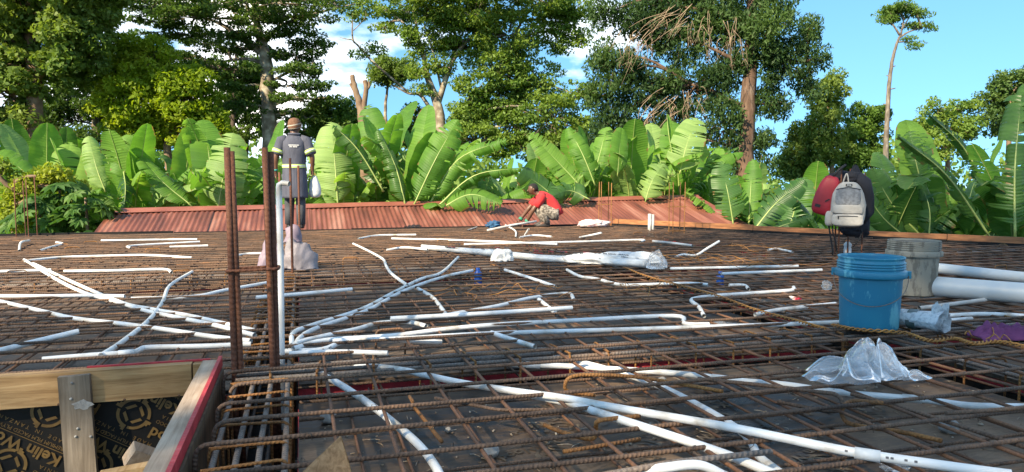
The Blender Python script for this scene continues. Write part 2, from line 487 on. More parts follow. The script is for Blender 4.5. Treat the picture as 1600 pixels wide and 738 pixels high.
# boards that close the outer edge
def board(p, q, z0, z1, th, mat, name='edge_board', par=formwork):
    dx, dy = q[0] - p[0], q[1] - p[1]; l = math.hypot(dx, dy)
    mb = MB().box(((p[0] + q[0]) / 2, (p[1] + q[1]) / 2, (z0 + z1) / 2), (l, th, z1 - z0), Matrix.Rotation(math.atan2(dy, dx), 3, 'Z'))
    return part(name, mb, mat, par, smooth=False)
uu = -6.6
while uu < 4.9:
    ue = min(uu + 2.44, 4.93); board((uu + .004, 11.065), (ue - .004, 11.065), -0.60, 0.012 + rnd.uniform(-.01, .012), 0.022, M['ply_clean']); uu = ue
t0 = 0.0; sl_len = math.hypot(4.95 - 8.8, (8.8 - 4.95) / SLK); sd = Vector((SLK, -1, 0)).normalized()
while t0 < sl_len - .05:
    t1 = min(t0 + 2.44, sl_len)
    a = Vector((4.96, 11.05, 0)) + sd * (t0 + .004); b = Vector((4.96, 11.05, 0)) + sd * (t1 - .004)
    board(a, b, -0.55, 0.012 + rnd.uniform(-.008, .008), 0.022, M['ply_clean'])
    off = Vector((sd.y, -sd.x, 0)) * -0.030
    board(a + off, b + off, -0.02, 0.085 + rnd.uniform(-.012, .012), 0.034, M['edgeboard'], 'edge_batten')
    t0 = t1

# printing on the film plywood -------------------------------------------------
_txt = {}
def text_geo(s, size, bold=False):
    key = (s, size, bold)
    if key in _txt: return _txt[key]
    cu = bpy.data.curves.new('t', 'FONT'); cu.body = s; cu.size = size; cu.align_x = 'CENTER'; cu.resolution_u = 2
    if bold: cu.offset = size * 0.028
    ob = bpy.data.objects.new('t', cu); COL.objects.link(ob)
    dg = bpy.context.evaluated_depsgraph_get()
    me = bpy.data.meshes.new_from_object(ob.evaluated_get(dg))
    v = [tuple(p.co) for p in me.vertices]; f = [tuple(p.vertices) for p in me.polygons]
    bpy.data.objects.remove(ob); bpy.data.curves.remove(cu); bpy.data.meshes.remove(me)
    _txt[key] = (v, f)
    return v, f

def ring_geo(r):
    v, f = [], []
    def quad(ps):
        o = len(v); v.extend(ps); f.append(tuple(range(o, o + len(ps))))
    for q in range(4):                                    # four arcs of the ring, each ending in a spike
        a0 = q * PI / 2 + 0.06; a1 = (q + 1) * PI / 2 - 0.06; n = 9
        for i in range(n):
            p, s = a0 + (a1 - a0) * i / n, a0 + (a1 - a0) * (i + 1) / n
            ro0 = r * (1.0 if i < n - 2 else 1.0 + 0.10 * (i - n + 3)); ro1 = r * (1.0 if i + 1 < n - 1 else 1.0 + 0.10 * (i + 1 - n + 2))
            ri = r * 0.82
            quad([(ri * math.cos(p), ri * math.sin(p), 0), (ro0 * math.cos(p), ro0 * math.sin(p), 0), (ro1 * math.cos(s), ro1 * math.sin(s), 0), (ri * math.cos(s), ri * math.sin(s), 0)])
        c = q * PI / 2 + PI / 4                            # slanting bar inside the ring
        d = Vector((math.cos(c), math.sin(c), 0)); e = Vector((-d.y, d.x, 0))
        m0 = d * r * 0.48
        quad([tuple(m0 - e * r * .34 - d * r * .09), tuple(m0 - e * r * .26 + d * r * .09), tuple(m0 + e * r * .34 + d * r * .09), tuple(m0 + e * r * .26 - d * r * .09)])
    return v, f

def print_block(mb, place, ring=True, text=True):
    """place(x, y) -> world; the block's own axes: x reading direction, y letter up"""
    def put(geo, ox, oy):
        v, f = geo; mb.add([place(p[0] + ox, p[1] + oy) for p in v], f)
    if text:
        put(text_geo('Kelin Wood', 0.062, True), 0.0, 0.0)
        put(([(-.15, -.014, 0), (.15, -.014, 0), (.15, -.0115, 0), (-.15, -.0115, 0)], [(0, 1, 2, 3)]), 0, 0)
        put(text_geo('PREMIUM FILM FACED PLYWOOD', 0.0205), 0.0, -.034)
        put(text_geo('M A D E    I N    T A N Z A N I A', 0.0205), 0.0, -.060)
    if ring: put(ring_geo(0.062), -0.005, 0.10)

# the panel and the timbers of the stairwell ------------------------------------
W_V = 3.078
stair_panel = tag(new_obj('stairwell_panel', None), 'black film-faced plywood panel printed Kelin Wood under the light timber', 'plywood panel')
stair_panel.location = (-1.35, W_V, -1.4)
part('plywood_sheet', MB().box((-1.35, W_V + 0.010, -0.76), (2.06, 0.014, 1.30)), M['ply_clean'], stair_panel, smooth=False)
pb = MB()
ra = R(149)
rx_, ry_ = Vector((math.cos(ra), math.sin(ra))), Vector((-math.sin(ra), math.cos(ra)))
ring0 = None
ref = ray(149.5, 727.0); tt = W_V / ref.y; ring0 = Vector((ref.x * tt, CAM_H + ref.z * tt))     # one ring of the print, in (u, z)
for i in range(-7, 7):
    for j in range(-5, 7):
        cc = ring0 + Vector((0.291, -0.036)) * i + Vector((0.141, 0.191)) * j
        blk = cc - (rx_ * -0.005 + ry_ * 0.10)
        if not (-2.4 < blk.x < -0.2 and -1.45 < blk.y < 0.05): continue
        tmp = MB()
        print_block(tmp, lambda x, y: (blk.x + rx_.x * x + ry_.x * y, W_V - 0.002, blk.y + rx_.y * x + ry_.y * y))
        for fc in tmp.f:
            ps = [tmp.v[k] for k in fc]
            if all(-2.37 < p[0] < -0.34 and -1.41 < p[2] < -0.125 for p in ps): pb.add(ps, [tuple(range(len(ps)))])
part('lettering', pb, M['print'], stair_panel, smooth=False)

header = thing('header_timber', 'light sawn timber beam lying across the top of the stairwell', 'timber', (-1.4, 3.04, -0.165))
a0, a1 = at(-30, 584), at(303, 568)
part('beam', MB().box((-1.405, 3.052, -0.058), (1.96, 0.046, 0.124)), M['timber'], header, smooth=False)
single('timber_offcut', MB().box((-0.372, 3.058, -0.058), (0.095, 0.050, 0.118)), M['timber'], 'short light timber block between the header timber and the red-edged plank', 'timber', smooth=False)
single('timber_plank', MB().box((-0.358, 2.22, -0.012), (0.058, 1.70, 0.036)), M['timber_y'], 'pale worn plank with a red painted edge running along the stairwell side', 'plank', smooth=False)
pl = bpy.data.objects['timber_plank']
part('red_edge', MB().box((-0.322, 2.225, -0.003), (0.013, 1.72, 0.040)).box((-0.58, 3.083, 0.006), (0.44, 0.010, 0.008)), M['red'], pl, smooth=False)
part('side_panel', MB().box((-0.318, 2.22, -0.33), (0.016, 1.70, 0.60)), noisy('brown_ply_side', [(0.3, (0.05, 0.032, 0.02)), (0.7, (0.17, 0.11, 0.06))], 3, 0.6, stretch=(1, 8, 1)), pl, smooth=False)
gp0 = at(118, 590)
prop = thing('weathered_prop', 'grey weathered upright board nailed in front of the header timber', 'board', (gp0.x, 3.01, -1.4))
ub = MB().box((gp0.x, 3.012, -0.70), (0.105, 0.026, 1.39), Matrix.Rotation(R(-1.6), 3, 'Y'))
part('board', ub, M['timber_grey'], prop, smooth=False)
for dx, dz in ((-.025, -.03), (.03, -.24), (-.02, -.235), (-.012, -.205), (-.03, -.09)):
    nb = MB().lathe([(0.0, -.004), (.005, -.003), (.005, .0)], 8)
    nb.v = [(gp0.x + dx + x, 2.9985 + z, dz + y) for x, y, z in nb.v]
    part('nail_head', nb, M['concrete'], prop)
blob = MB(); bp_ = []
for k in range(14):
    g = 2 * PI * k / 14; rr = 0.022 * (1 + 0.45 * math.sin(3 * g + 1) * math.cos(2 * g))
    bp_.append((gp0.x + .002 + rr * 1.5 * math.cos(g), 2.9970, -0.118 + rr * .8 * math.sin(g)))
blob.add(bp_, [tuple(range(14))[::-1]])
part('cement_splash', blob, M['concrete'], prop, smooth=False)
single('timber_offcut', MB().box(atd(222, 716, 2.62), (0.10, 0.07, 0.07), Matrix.Rotation(R(35), 3, 'Y') @ Matrix.Rotation(R(20), 3, 'Z')), M['timber_y'], 'small sawn wood block caked with cement inside the stairwell', 'wood block', smooth=False)
single('timber_offcut', MB().box(atd(200, 742, 2.45), (0.17, 0.05, 0.05), Matrix.Rotation(R(-6), 3, 'Y')), M['timber_end'], 'pale plank end at the bottom edge of the stairwell', 'plank', smooth=False)
# the split billet close to the camera
bl = thing('timber_billet', 'rough split timber end sticking up close in front of the rebar', 'timber', at(520, 775))
c0 = at(520, 745)
bw = MB(); axd = (atd(538, 688, 1.78) - atd(455, 790, 1.62)).normalized()
tip = atd(538, 686, 1.78); back = tip - axd * 0.42
nrm_ = Vector((0.25, -0.8, 0.6)).normalized(); lat = axd.cross(nrm_).normalized(); nrm_ = lat.cross(axd)
q = [tip + lat * -.012, tip + lat * .062 - axd * .055, tip + lat * .05 - axd * .07 - nrm_ * .05, tip - lat * .005 - axd * .01 - nrm_ * .045]
r4 = [back + lat * -.06, back + lat * .06, back + lat * .06 - nrm_ * .05, back - lat * .06 - nrm_ * .05]
bw.add(q + r4, [(3, 2, 1, 0), (4, 5, 6, 7), (0, 1, 5, 4), (1, 2, 6, 5), (2, 3, 7, 6), (3, 0, 4, 7)])
part('billet', bw, timber('rough_split_wood', (0.16, 0.085, 0.04), (0.30, 0.18, 0.09), (0.42, 0.27, 0.15), scale=5, axis=1), bl, smooth=False)
pe = MB(); fwd_ = (q[0] - q[1]).cross(q[2] - q[1]).normalized() * -.002
cen = sum(q, Vector()) / 4
en = (q[1] - q[0]).cross(q[3] - q[0]).normalized()
if en.dot(axd) < 0: en = -en
pe.add([p + en * .0025 + (cen - p) * .04 for p in q], [(3, 2, 1, 0)])
part('cut_end', pe, M['timber_end'], bl, smooth=False)

# worn printing on the near deck
wp = MB()
for i in range(0, 13):
    for j in range(0, 10):
        cx_, cy_ = 0.1 + i * 0.291 + j * 0.10, 0.9 + j * 0.21 - i * 0.03
        if not (0.15 < cx_ < 2.45 and 1.1 < cy_ < 2.7): continue
        aa = R(205)
        ca, sa = math.cos(aa), math.sin(aa)
        tmp = MB(); print_block(tmp, lambda x, y: (cx_ + ca * x - sa * y, cy_ + sa * x + ca * y, PLY_Z + 0.0035))
        for fc in tmp.f:
            ps = [tmp.v[k] for k in fc]
            if all(0.0 < p[0] < 2.64 and p[1] < 2.82 for p in ps) and mnoise.noise((ps[0][0] * 2.3, ps[0][1] * 2.3, 3)) > -0.12 - 0.25 * (1.2 - ps[0][0]): pb2 = wp.add(ps, [tuple(range(len(ps)))])
part('lettering', wp, M['print_worn'], formwork, smooth=False)
# rings printed on the inner face of the slanting edge board
er = MB()
for k in range(4):
    c = Vector((4.96, 11.05, 0)) + sd * (5.45 + k * 0.28) + Vector((0, 0, -.01)); nn = Vector((sd.y, -sd.x, 0))
    v, f = ring_geo(0.06)
    er.add([tuple(c + nn * 0.0137 + sd * p[0] + Vector((0, 0, -.045 + p[1]))) for p in v], f)
part('lettering', er, M['print'], formwork, smooth=False)

exec_marker = 'reinforcement'
# ------------------------------------------------------------------ reinforcement
def wavy(p, q, step=0.45, amp=0.006, seed=0):
    p, q = Vector(p), Vector(q); n = max(2, int((q - p).length / step)); out = []
    s = rnd.uniform(0, 99)
    for i in range(n + 1):
        t = i / n; w = p.lerp(q, t)
        out.append(w + Vector((mnoise.noise((s, t * n * .45, 0)) * amp * 1.3, mnoise.noise((s, t * n * .45, 7)) * amp * 1.3, mnoise.noise((s, t * n * .45, 13)) * amp)))
    return out
def bent(pts, r=0.035, n=5):             # round the corners of a bar
    pts = [Vector(p) for p in pts]; out = [pts[0]]
    for i in range(1, len(pts) - 1):
        a, b, c = pts[i - 1:i + 2]
        ra_ = min(r, (a - b).length * .45, (c - b).length * .45)
        p, q = b + (a - b).normalized() * ra_, b + (c - b).normalized() * ra_
        for k in range(n + 1):
            t = k / n; out.append(p * (1 - t) ** 2 + b * 2 * t * (1 - t) + q * t * t)
    out.append(pts[-1])
    return out

mat_top = thing('reinforcement_mat', 'upper grid of rusty brown ribbed steel bars covering the whole deck', 'rebar mat', (2, 4, -0.03))
mat_low = thing('reinforcement_mat', 'lower grid of dark rusty bars lying close above the plywood', 'rebar mat', (2, 4, -0.12))
def deck_right(v): return min(8.72, slant_u(v) - 0.10)
v = -0.9; i = 0
A_V = []
while v < 10.95:
    jit = rnd.uniform(-.012, .012); vv = v + jit
    A_V.append(vv)
    zt = -0.006
    u1 = deck_right(vv)
    sk = rnd.uniform(-.02, .02)
    if vv < 2.98:
        u0 = -0.270 + rnd.uniform(-.012, .02) - 0.02 * (i % 2)
        pts = bent([(u0, vv - sk, zt - .16), (u0, vv - sk, zt)] + wavy((u0 + .10, vv - sk, zt), (u1, vv + sk, zt)), 0.05)
    else:
        pts = wavy((-6.55, vv - sk, zt), (u1, vv + sk, zt))
    part('bar', MB().tube(pts, 0.0070, 8 if vv < 4 else 5, uv=True), M['rebar'], mat_top)
    if i % 3 == 0 and vv > 3.1 and rnd.random() < .8:      # lapped second bar
        ua = rnd.uniform(-5, 3); part('bar', MB().tube(wavy((ua, vv + .016, zt), (min(u1, ua + rnd.uniform(1.5, 4)), vv + .02, zt)), 0.006, 5, uv=True), M['rebar'], mat_top)
    # lower mat
    vl = vv + 0.055 + rnd.uniform(-.02, .02)
    u0 = -0.02 if vl < 2.98 else -6.55
    if u1 > u0: part('bar', MB().tube(wavy((u0, vl, -.105), (u1, vl + sk, -.105)), 0.006, 8 if vv < 4 else 5, uv=True), M['rebar'], mat_low)
    v += 0.20; i += 1
u = -6.45; i = 0
while u < 8.7:
    uu = u + rnd.uniform(-.02, .02); sk = rnd.uniform(-.03, .03)
    ve = min(10.95, 11.05 - (uu - 4.95) / SLK - .12) if uu > 4.9 else 10.95
    vs_ = -0.9 if uu > -0.05 else (3.03 if uu < -0.3 else None)
    if vs_ is not None and ve > vs_ + .3:
        part('bar', MB().tube(wavy((uu - sk, vs_, -.0175), (uu + sk, ve, -.0175)), 0.0060, 8 if uu > -.5 and uu < 4 else 5, uv=True), M['rebar_b'], mat_top)
        ul = uu + .07 + rnd.uniform(-.02, .02)
        part('bar', MB().tube(wavy((ul - sk, vs_, -.1165), (ul + sk, ve, -.1165)), 0.0052, 6, uv=True), M['rebar_b'], mat_low)
    u += 0.20 + rnd.uniform(-.012, .012); i += 1
# hooked bar ends and supports that stand up between the two mats
def hook(name, pts, mat=M['rebar'], r=0.0062, par=mat_top):
    part(name, MB().tube(bent(pts, 0.03), r, 8, uv=True), mat, par)
hk = [  # picture x, y, level
  [(1380, 630, 0), (1332, 627, 0), (1317, 638, -.015), (1317, 652, -.040), (1334, 664, -.050), (1407, 675, -.040), (1471, 689, -.030)],
  [(1090, 592, -.012), (1200, 603, -.006), (1282, 613, 0), (1304, 616, 0), (1316, 627, -.015), (1312, 640, -.040), (1290, 642, -.050), (1215, 628, -.055)],
  [(1130, 612, -.03), (1000, 590, -.012), (929, 586, 0), (896, 588, 0), (884, 598, -.020), (888, 612, -.055), (930, 618, -.07)],
  [(1000, 650, .0), (960, 654, .002), (935, 658, 0), (931, 668, -.025), (931, 680, -.05), (920, 686, -.06), (880, 676, -.05), (850, 664, -.045)],
]
for k, pts in enumerate(hk):
    part('hooked_bar', MB().tube(smooth_path([at(*p) for p in pts], 6), .0072, 8, uv=True), M['rust'] if k != 1 else M['rebar'], mat_top)
hook('hooked_bar', [at(640, 620, -.001), at(645, 628, -.001), at(645, 633, -.075), at(690, 690, -.02)], M['rust'])
hook('loose_bar', [at(930, 745, .006), at(1060, 722, .006), at(1205, 706, .006)], M['steel'], 0.0085)
hook('loose_bar', [at(880, 706, -.02), at(930, 698, -.02), at(1000, 686, -.02)], M['rust'])
hook('loose_bar', [at(1478, 646, .004), at(1540, 642, .004), at(1610, 636, .004)], M['rebar'], .007)
hook('loose_bar', [at(1330, 616, -.02), at(1420, 640, -.02), at(1610, 702, -.02)], M['rebar'], .0065)
hook('loose_bar', [at(680, 622, -.022), at(780, 641, -.02), at(870, 640, -.02), at(990, 655, -.02)], M['rebar'], .006)
for k in range(46):
    uu, vv = rnd.uniform(-4, 6), rnd.uniform(3.3, 10.3)
    if uu > deck_right(vv) - .4: continue
    zz = -.004
    hook('chair_bar', [(uu - .05, vv, -.12), (uu - .05, vv, zz + .012), (uu + .09, vv + .01, zz + .012), (uu + .09, vv + .01, -.12)], M['rust' if k % 2 else 'rebar'], .005)
# wire ties at the crossings near the camera: far too many and too small to be picked out
tb = MB()
for vv in [x for x in A_V if 1.0 < x < 5]:
    u = 0.0
    while u < 5.4:
        if rnd.random() < .55:
            c = Vector((u + rnd.uniform(-.02, .02), vv, -.006)); a = rnd.uniform(0, PI)
            d = Vector((math.cos(a), math.sin(a), 0)) * .011
            tb.tube([c - d + Vector((0, 0, -.012)), c - d * .6 + Vector((0, 0, .009)), c + d * .6 + Vector((0, 0, .009)), c + d + Vector((0, 0, -.012)), c + d * 2.2 + Vector((0, 0, rnd.uniform(-.02, .01)))], .0012, 3)
        u += .2
ties = part('wire_ties', tb, M['darkwire'], mat_top); tag(ties, kind='stuff')

# sawdust, wire offcuts and crumbs on the plywood
db = MB(); dbr = random.Random(31)
for k in range(1500):
    x, y = dbr.uniform(.05, 4.9), dbr.uniform(.9, 2.75)
    if 2.62 < x < 2.96: continue
    a = dbr.uniform(0, 6.3); d = Vector((math.cos(a), math.sin(a), 0)); p = Vector((x, y, PLY_Z + .003))
    if k % 5 == 0: db.tube([p, p + d * dbr.uniform(.01, .03) + Vector((0, 0, .003)), p + d * dbr.uniform(.03, .06)], .0011, 3)
    else: q_ = dbr.uniform(.002, .006); db.box(p + Vector((0, 0, q_ * .3)), (q_ * dbr.uniform(1, 3), q_, q_ * .6), Matrix.Rotation(a, 3, 'Z'))
tag(new_obj('debris', db.mesh('debris', False), noisy('debris', [(.35, (.12, .07, .04)), (.5, (.35, .26, .17)), (.65, (.50, .46, .40))], 40, .9)), 'crumbs, sawdust and wire offcuts on the near plywood', 'debris', kind='stuff')
# beam cages ---------------------------------------------------------------------
def cage(label, axis, c, s0, s1, width, step, barm, stirm, nbars=4, top=-0.012, depth=0.44, r=0.009):
    def P(s, t, z): return Vector((s, c + t, z)) if axis == 'A' else Vector((c + t, s, z))
    k = thing('beam_cage', label, 'rebar cage', P((s0 + s1) / 2, 0, top - depth), group=None)
    for z, n in ((top - .022, nbars), (top - depth + .02, 3)):
        for j in range(n):
            t = -width / 2 + .014 + (width - .028) * j / (n - 1)
            part('long_bar', MB().tube(wavy(P(s0, t, z + rnd.uniform(-.012, .008)), P(s1, t + rnd.uniform(-.02, .02), z), .5, .008), r, 8, uv=True), barm, k)
    s = s0 + .12; i = 0
    w = width / 2
    while s < s1 - .05:
        zt, zb = top - rnd.uniform(0, .014), top - depth
        a = rnd.uniform(-.015, .015)
        loop = bent([P(s - a, -w + .03, zt - .02), P(s - a, -w, zt)] [1:] + [P(s + a, w, zt), P(s + a, w, zb), P(s - a, -w, zb), P(s - a, -w, zt), P(s - a, -w + .05, zt - .002)], .028, 4)
        part('stirrup', MB().tube(loop, .0048, 6, uv=True), stirm, k)
        s += step + rnd.uniform(-.02, .02); i += 1
    return k
cage('cage of grey twisted bars in the trench across the middle of the deck', 'A', 2.965, -0.25, 8.6, 0.21, 0.20, M['steel'], M['rust'], nbars=4, top=-.014, r=.0085)
cage('cage of bars in the cross trench level with the backpack', 'A', 6.14, -6.4, 7.6, 0.20, 0.22, M['steel'], M['rust'], top=-.022)
cage('cage of bars along the far edge of the deck', 'A', 10.93, -6.4, 4.8, 0.18, 0.25, M['rebar'], M['rust'], top=-.022)
cage('rusty orange stirrup cage beside the red-edged plank', 'B', -0.155, -0.8, 10.8, 0.215, 0.165, M['steel'], M['rust'], nbars=4, top=-.024)
cage('cage of bars in the dark trench behind the blue bucket', 'B', 2.79, -0.8, 10.8, 0.20, 0.24, M['steel'], M['rust'], top=-.030)
cage('cage of bars in the trench under the hanging backpack', 'B', 5.145, -0.8, 10.8, 0.20, 0.24, M['rebar'], M['rust'], top=-.030)
cage('cage of bars in the trench at the far left starter bars', 'B', -3.495, 3.2, 10.8, 0.20, 0.24, M['rebar'], M['rust'], top=-.030)

# column starter bars --------------------------------------------------------------
def starter(label, pts, tops, r, mat, links=(), lean=0.0, group=None, linkr=0.005):
    c = sum((Vector(p) for p in pts), Vector()) / len(pts)
    t = thing('column_starter_bars', label, 'starter bars', (c.x, c.y, -0.5), group=group)
    for p, h in zip(pts, tops):
        p = Vector(p); top = p + Vector((rnd.uniform(-.006, .006) + lean, rnd.uniform(-.006, .006), h))
        part('bar', MB().tube([p + Vector((0, 0, -.5)), p, p.lerp(top, .5), top], r, 8, uv=True), mat, t)
    for z in links:
        x0, x1 = min(p[0] for p in pts) - r * 1.5, max(p[0] for p in pts) + r * 1.5
        y0, y1 = min(p[1] for p in pts) - r * 1.5, max(p[1] for p in pts) + r * 1.5
        loop = bent([(x0, y0, z), (x1, y0, z + .004), (x1, y1, z), (x0, y1, z - .004), (x0, y0, z), (x0 + .03, y0, z)], .012, 3)
        part('link', MB().tube(loop, linkr, 6, uv=True), mat, t)
    return t
cl, cr = at(371, 575), at(429, 560)
bars = [(cl.x - .0105, cl.y, 0), (cl.x + .0105, cl.y + .006, 0), (cr.x - .006, cr.y - .05, 0), (cr.x + .010, cr.y - .035, 0)]
starter('four thick dark rusty starter bars beside the upright white pipe', bars, (.846, .832, .85, .835), .0118, M['darkrust'], (.378,), -.008, linkr=.006)
# cement-coated foot of the right pair
bgc = at(457, 424)
starter('thin brown starter bars in front of the lilac sack', [(bgc.x, bgc.y, 0), (bgc.x + .06, bgc.y + .9, 0), (bgc.x - .11, bgc.y + .95, 0)], (.90, .86, .80), .010, M['darkrust'], ())
cs = [(945, 352, 'thin starter bars near the far corner behind the pink sack', .70), (1057, 363, 'thin starter bars to the right of the short upright pipe', .70)]
for px, py, lb, h in cs:
    c = at(px, py)
    starter(lb, [(c.x + dx, c.y + dy, 0) for dx, dy in ((-.09, -.06), (.07, -.09), (.09, .07), (-.07, .09))], [h + rnd.uniform(-.015, .015) for _ in range(4)], .0062, M['rust'], (.02, .34) if px < 1000 else (.36, .02), linkr=.004)
c = at(42, 369)
starter('thin starter bars at the far left before the papaya leaves', [(c.x + dx, c.y + dy, 0) for dx, dy in ((-.10, -.06), (.05, -.09), (.10, .07), (-.04, .09))], (.75, .74, .78, .72), .0065, M['darkrust'])
c = at(1322, 398)
BP = c.copy()
starter('starter bars that carry the backpack and jacket', [(c.x + dx, c.y + dy, 0) for dx, dy in ((-.11, -.02), (-.05, .10), (.06, .05), (.11, -.08))], (.86, .82, .84, .80), .0075, M['darkrust'])

# ------------------------------------------------------------------ house with the red corrugated roof
def ridge_pt(px, py, d): return atd(px, py, d)
RL, RR_ = atd(175, 330, 12.9), atd(1090, 308, 16.0)
RV = (RL.y + RR_.y) / 2
RL.y = RR_.y = RV
EV, SLOPE = 10.2, 0.27
house = thing('house', 'low house with a red corrugated iron roof beyond the deck', 'house', ((RL.x + RR_.x) / 2, RV, GZ))
M['roof'] = noisy('red_roof_paint', [(0.28, (0.075, 0.024, 0.018)), (0.42, (0.14, 0.042, 0.029)), (0.55, (0.20, 0.064, 0.043)), (0.72, (0.29, 0.13, 0.095))], 1.3, 0.55, bump=0.10, bscale=40, stretch=(3.5, .5, 1), detail=10, rand=1.0)
M['ridge'] = noisy('ridge_paint', [(0.3, (0.17, 0.046, 0.03)), (0.7, (0.29, 0.10, 0.068))], 2, 0.55)
roof = new_obj('roof', None, parent=house)
n_sheet = 14; wid = (RR_.x - RL.x) / n_sheet
for side_ in (-1, 1):
    for k in range(n_sheet):
        ua, ub = RL.x + k * wid, RL.x + (k + 1) * wid + .05
        mb = MB(); nc = 44; rows = 4
        ps = []
        lift = .012 * (k % 2) + rnd.uniform(0, .004)
        for j in range(rows + 1):
            dv = (RV - EV) * j / rows
            for i in range(nc + 1):
                u = ua + (ub - ua) * i / nc
                zr = RL.z + (RR_.z - RL.z) * (u - RL.x) / (RR_.x - RL.x)
                z = zr - SLOPE * dv + .011 * math.cos(2 * PI * u / .085) + lift + .006 * mnoise.noise((u * 1.3, dv, k))
                ps.append((u, RV + side_ * dv, z))
        w_ = nc + 1
        fs = [(j * w_ + i, j * w_ + i + 1, (j + 1) * w_ + i + 1, (j + 1) * w_ + i) for j in range(rows) for i in range(nc)]
        mb.add(ps, fs)
        o = part('roofing_sheet', mb, M['roof'], roof)
cap = MB(); ca_, cb_ = [], []
for t in range(9):
    u = RL.x - .05 + (RR_.x - RL.x + .1) * t / 8; z = RL.z + (RR_.z - RL.z) * t / 8 + .018 + (.006 if t % 2 else 0)
    ca_.append([(u, RV - .20, z - .20 * SLOPE + .01), (u, RV - .07, z - .005), (u, RV - .03, z + .022), (u, RV, z + .03), (u, RV + .03, z + .022), (u, RV + .07, z - .005), (u, RV + .20, z - .20 * SLOPE + .01)])
for i in range(8):
    o_ = len(cap.v); cap.add(ca_[i] + ca_[i + 1], [(k, k + 1, 8 + k, 7 + k) for k in range(6)])
part('ridge_cap', cap, M['ridge'], roof)
wb = MB().box(((RL.x + RR_.x) / 2, RV, (GZ - .75) / 2 - .1), (RR_.x - RL.x - .8, 2 * (RV - EV) - 1.2, -GZ - .95))
part('wall', wb, noisy('plaster', [(0.3, (0.40, 0.36, 0.30)), (0.7, (0.52, 0.48, 0.42))], 3, .9), house, smooth=False)
gbl = MB()
for u in (RL.x + .12, RR_.x - .16):
    z = RL.z if u < 0 else RR_.z
    gbl.add([(u, EV + .5, z - .9), (u, 2 * RV - EV - .5, z - .9), (u, RV, z - .06)], [(0, 1, 2)])
    gb2 = MB().add([(u - .03, EV + .5, z - .95), (u - .03, 2 * RV - EV - .5, z - .95), (u - .03, RV, z - .08), (u + .03, EV + .5, z - .95), (u + .03, 2 * RV - EV - .5, z - .95), (u + .03, RV, z - .08)], [(0, 2, 1), (3, 4, 5), (0, 1, 4, 3), (1, 2, 5, 4), (2, 0, 3, 5)])
    part('gable', gb2, M['timber_grey'], house, smooth=False)

# ------------------------------------------------------------------ conduits
def conduit(px, label, z=-0.046, r=0.0118, mat='pvc', lift=None, group=None, couple=()):
    pts = []
    for k, p in enumerate(px):
        zz = p[2] if len(p) > 2 else z
        if len(p) < 3:                                   # nearly level with the top bars further out
            vv_ = at(p[0], p[1], z).y; zz = max(z, .002) if vv_ > 5.2 else (max(z, -.010) if vv_ > 3.05 else z)
        pts.append(at(p[0], p[1], zz))
    path = smooth_path(pts, 5)
    mb = MB().tube(path, r, 10, cap=False)
    mb.tube(path, r * .8, 8, cap=False)                                  # the bore
    o_n = len(path)
    a = sum(path, Vector()) / len(path); lo = min(p.z for p in path) - r
    org = Vector((a.x, a.y, lo))
    o = new_obj('conduit_pipe', mb.mesh('conduit_pipe', True, org), M[mat], None, org)
    tag(o, label, 'conduit pipe', group)
    if 'coupling near' in label: pipe_print(o, path, r, len(path) - 11, len(path) - 7)
    if 'nearest the upright' in label: pipe_print(o, path, r, 3, 7, 2)
    for c_ in couple:
        i = min(int(c_ * (len(path) - 1)), len(path) - 2)
        d = (path[i + 1] - path[i]).normalized()
        part('coupling', MB().tube([path[i] - d * .03, path[i] + d * .03], r * 1.22, 12), M[mat], o)
    return o
def pipe_print(o, path, r, i0, i1, seed=1):
    """one row of tiny unreadable grey print along the visible side of a pipe"""
    r_ = random.Random(seed); mk = MB(); L_ = 0
    for i in range(i0, i1):
        a, b = path[i], path[i + 1]; d = (b - a).normalized(); n_ = int((b - a).length / .011)
        view = (Vector((0, 0, CAM_H)) - a).normalized(); q = (view - d * view.dot(d)).normalized()
        rot = Matrix((d, d.cross(q), q)).transposed()
        for k in range(n_):
            if r_.random() < .68: mk.box(a + d * (.011 * k) + q * (r + .0003), (.007, .0055, .0006), rot)
    if mk.v:
        p = part('print_mark', mk, M['ink'], o, smooth=False); p['kind'] = 'stuff'
B = -0.046; T = 0.006
conduit([(-20, 466), (73, 488), (119, 498), (198, 507), (271, 517), (330, 526), (392, 533)], 'long white conduit running from the left frame edge to the dark starter bars', B)
conduit([(38, 406), (87, 436), (130, 457), (179, 471), (233, 487), (271, 495), (330, 507), (398, 524)], 'front one of the two side by side conduits running diagonally across the left mat', B)
conduit([(52, 412), (120, 444), (190, 473), (235, 483), (293, 493), (330, 501), (398, 517)], 'rear one of the two side by side conduits running diagonally across the left mat', B)
conduit([(-20, 553, -.03), (60, 533, -.01), (123, 518, .012)], 'cut white conduit with an open end at the lower left', -.01, .0132)
conduit([(66, 562), (150, 555), (205, 551), (218, 547), (235, 543), (330, 541), (392, 538)], 'white conduit with an offset bend just behind the header timber', B, couple=(.3,))
conduit([(38, 408), (100, 402), (170, 400), (230, 399), (300, 403)], 'long gently curved conduit in the upper left of the mat', -.02)
conduit([(-20, 425), (80, 422)], 'short conduit at the left frame edge under the curved one', B)
conduit([(100, 424), (180, 423), (255, 421), (268, 426)], 'straight conduit under the long curved one on the left', -.03)
conduit([(158, 556), (190, 535), (233, 500), (255, 470), (266, 446), (300, 425)], 'white conduit that crosses under the diagonal pair on the left', -.07)
conduit([(-20, 463), (60, 463), (135, 462), (195, 463)], 'thin conduit on the left ending at the diagonal pair', B)
conduit([(205, 467), (300, 464), (350, 454), (418, 442)], 'white conduit bending up to the right towards the dark starter bars', B)
conduit([(158, 376, T), (230, 375, T), (308, 374, T)], 'straight white conduit near the far edge left of the starter bars', T)
conduit([(204, 388), (208, 384), (312, 378)], 'hooked white conduit near the far edge on the left', -.02)
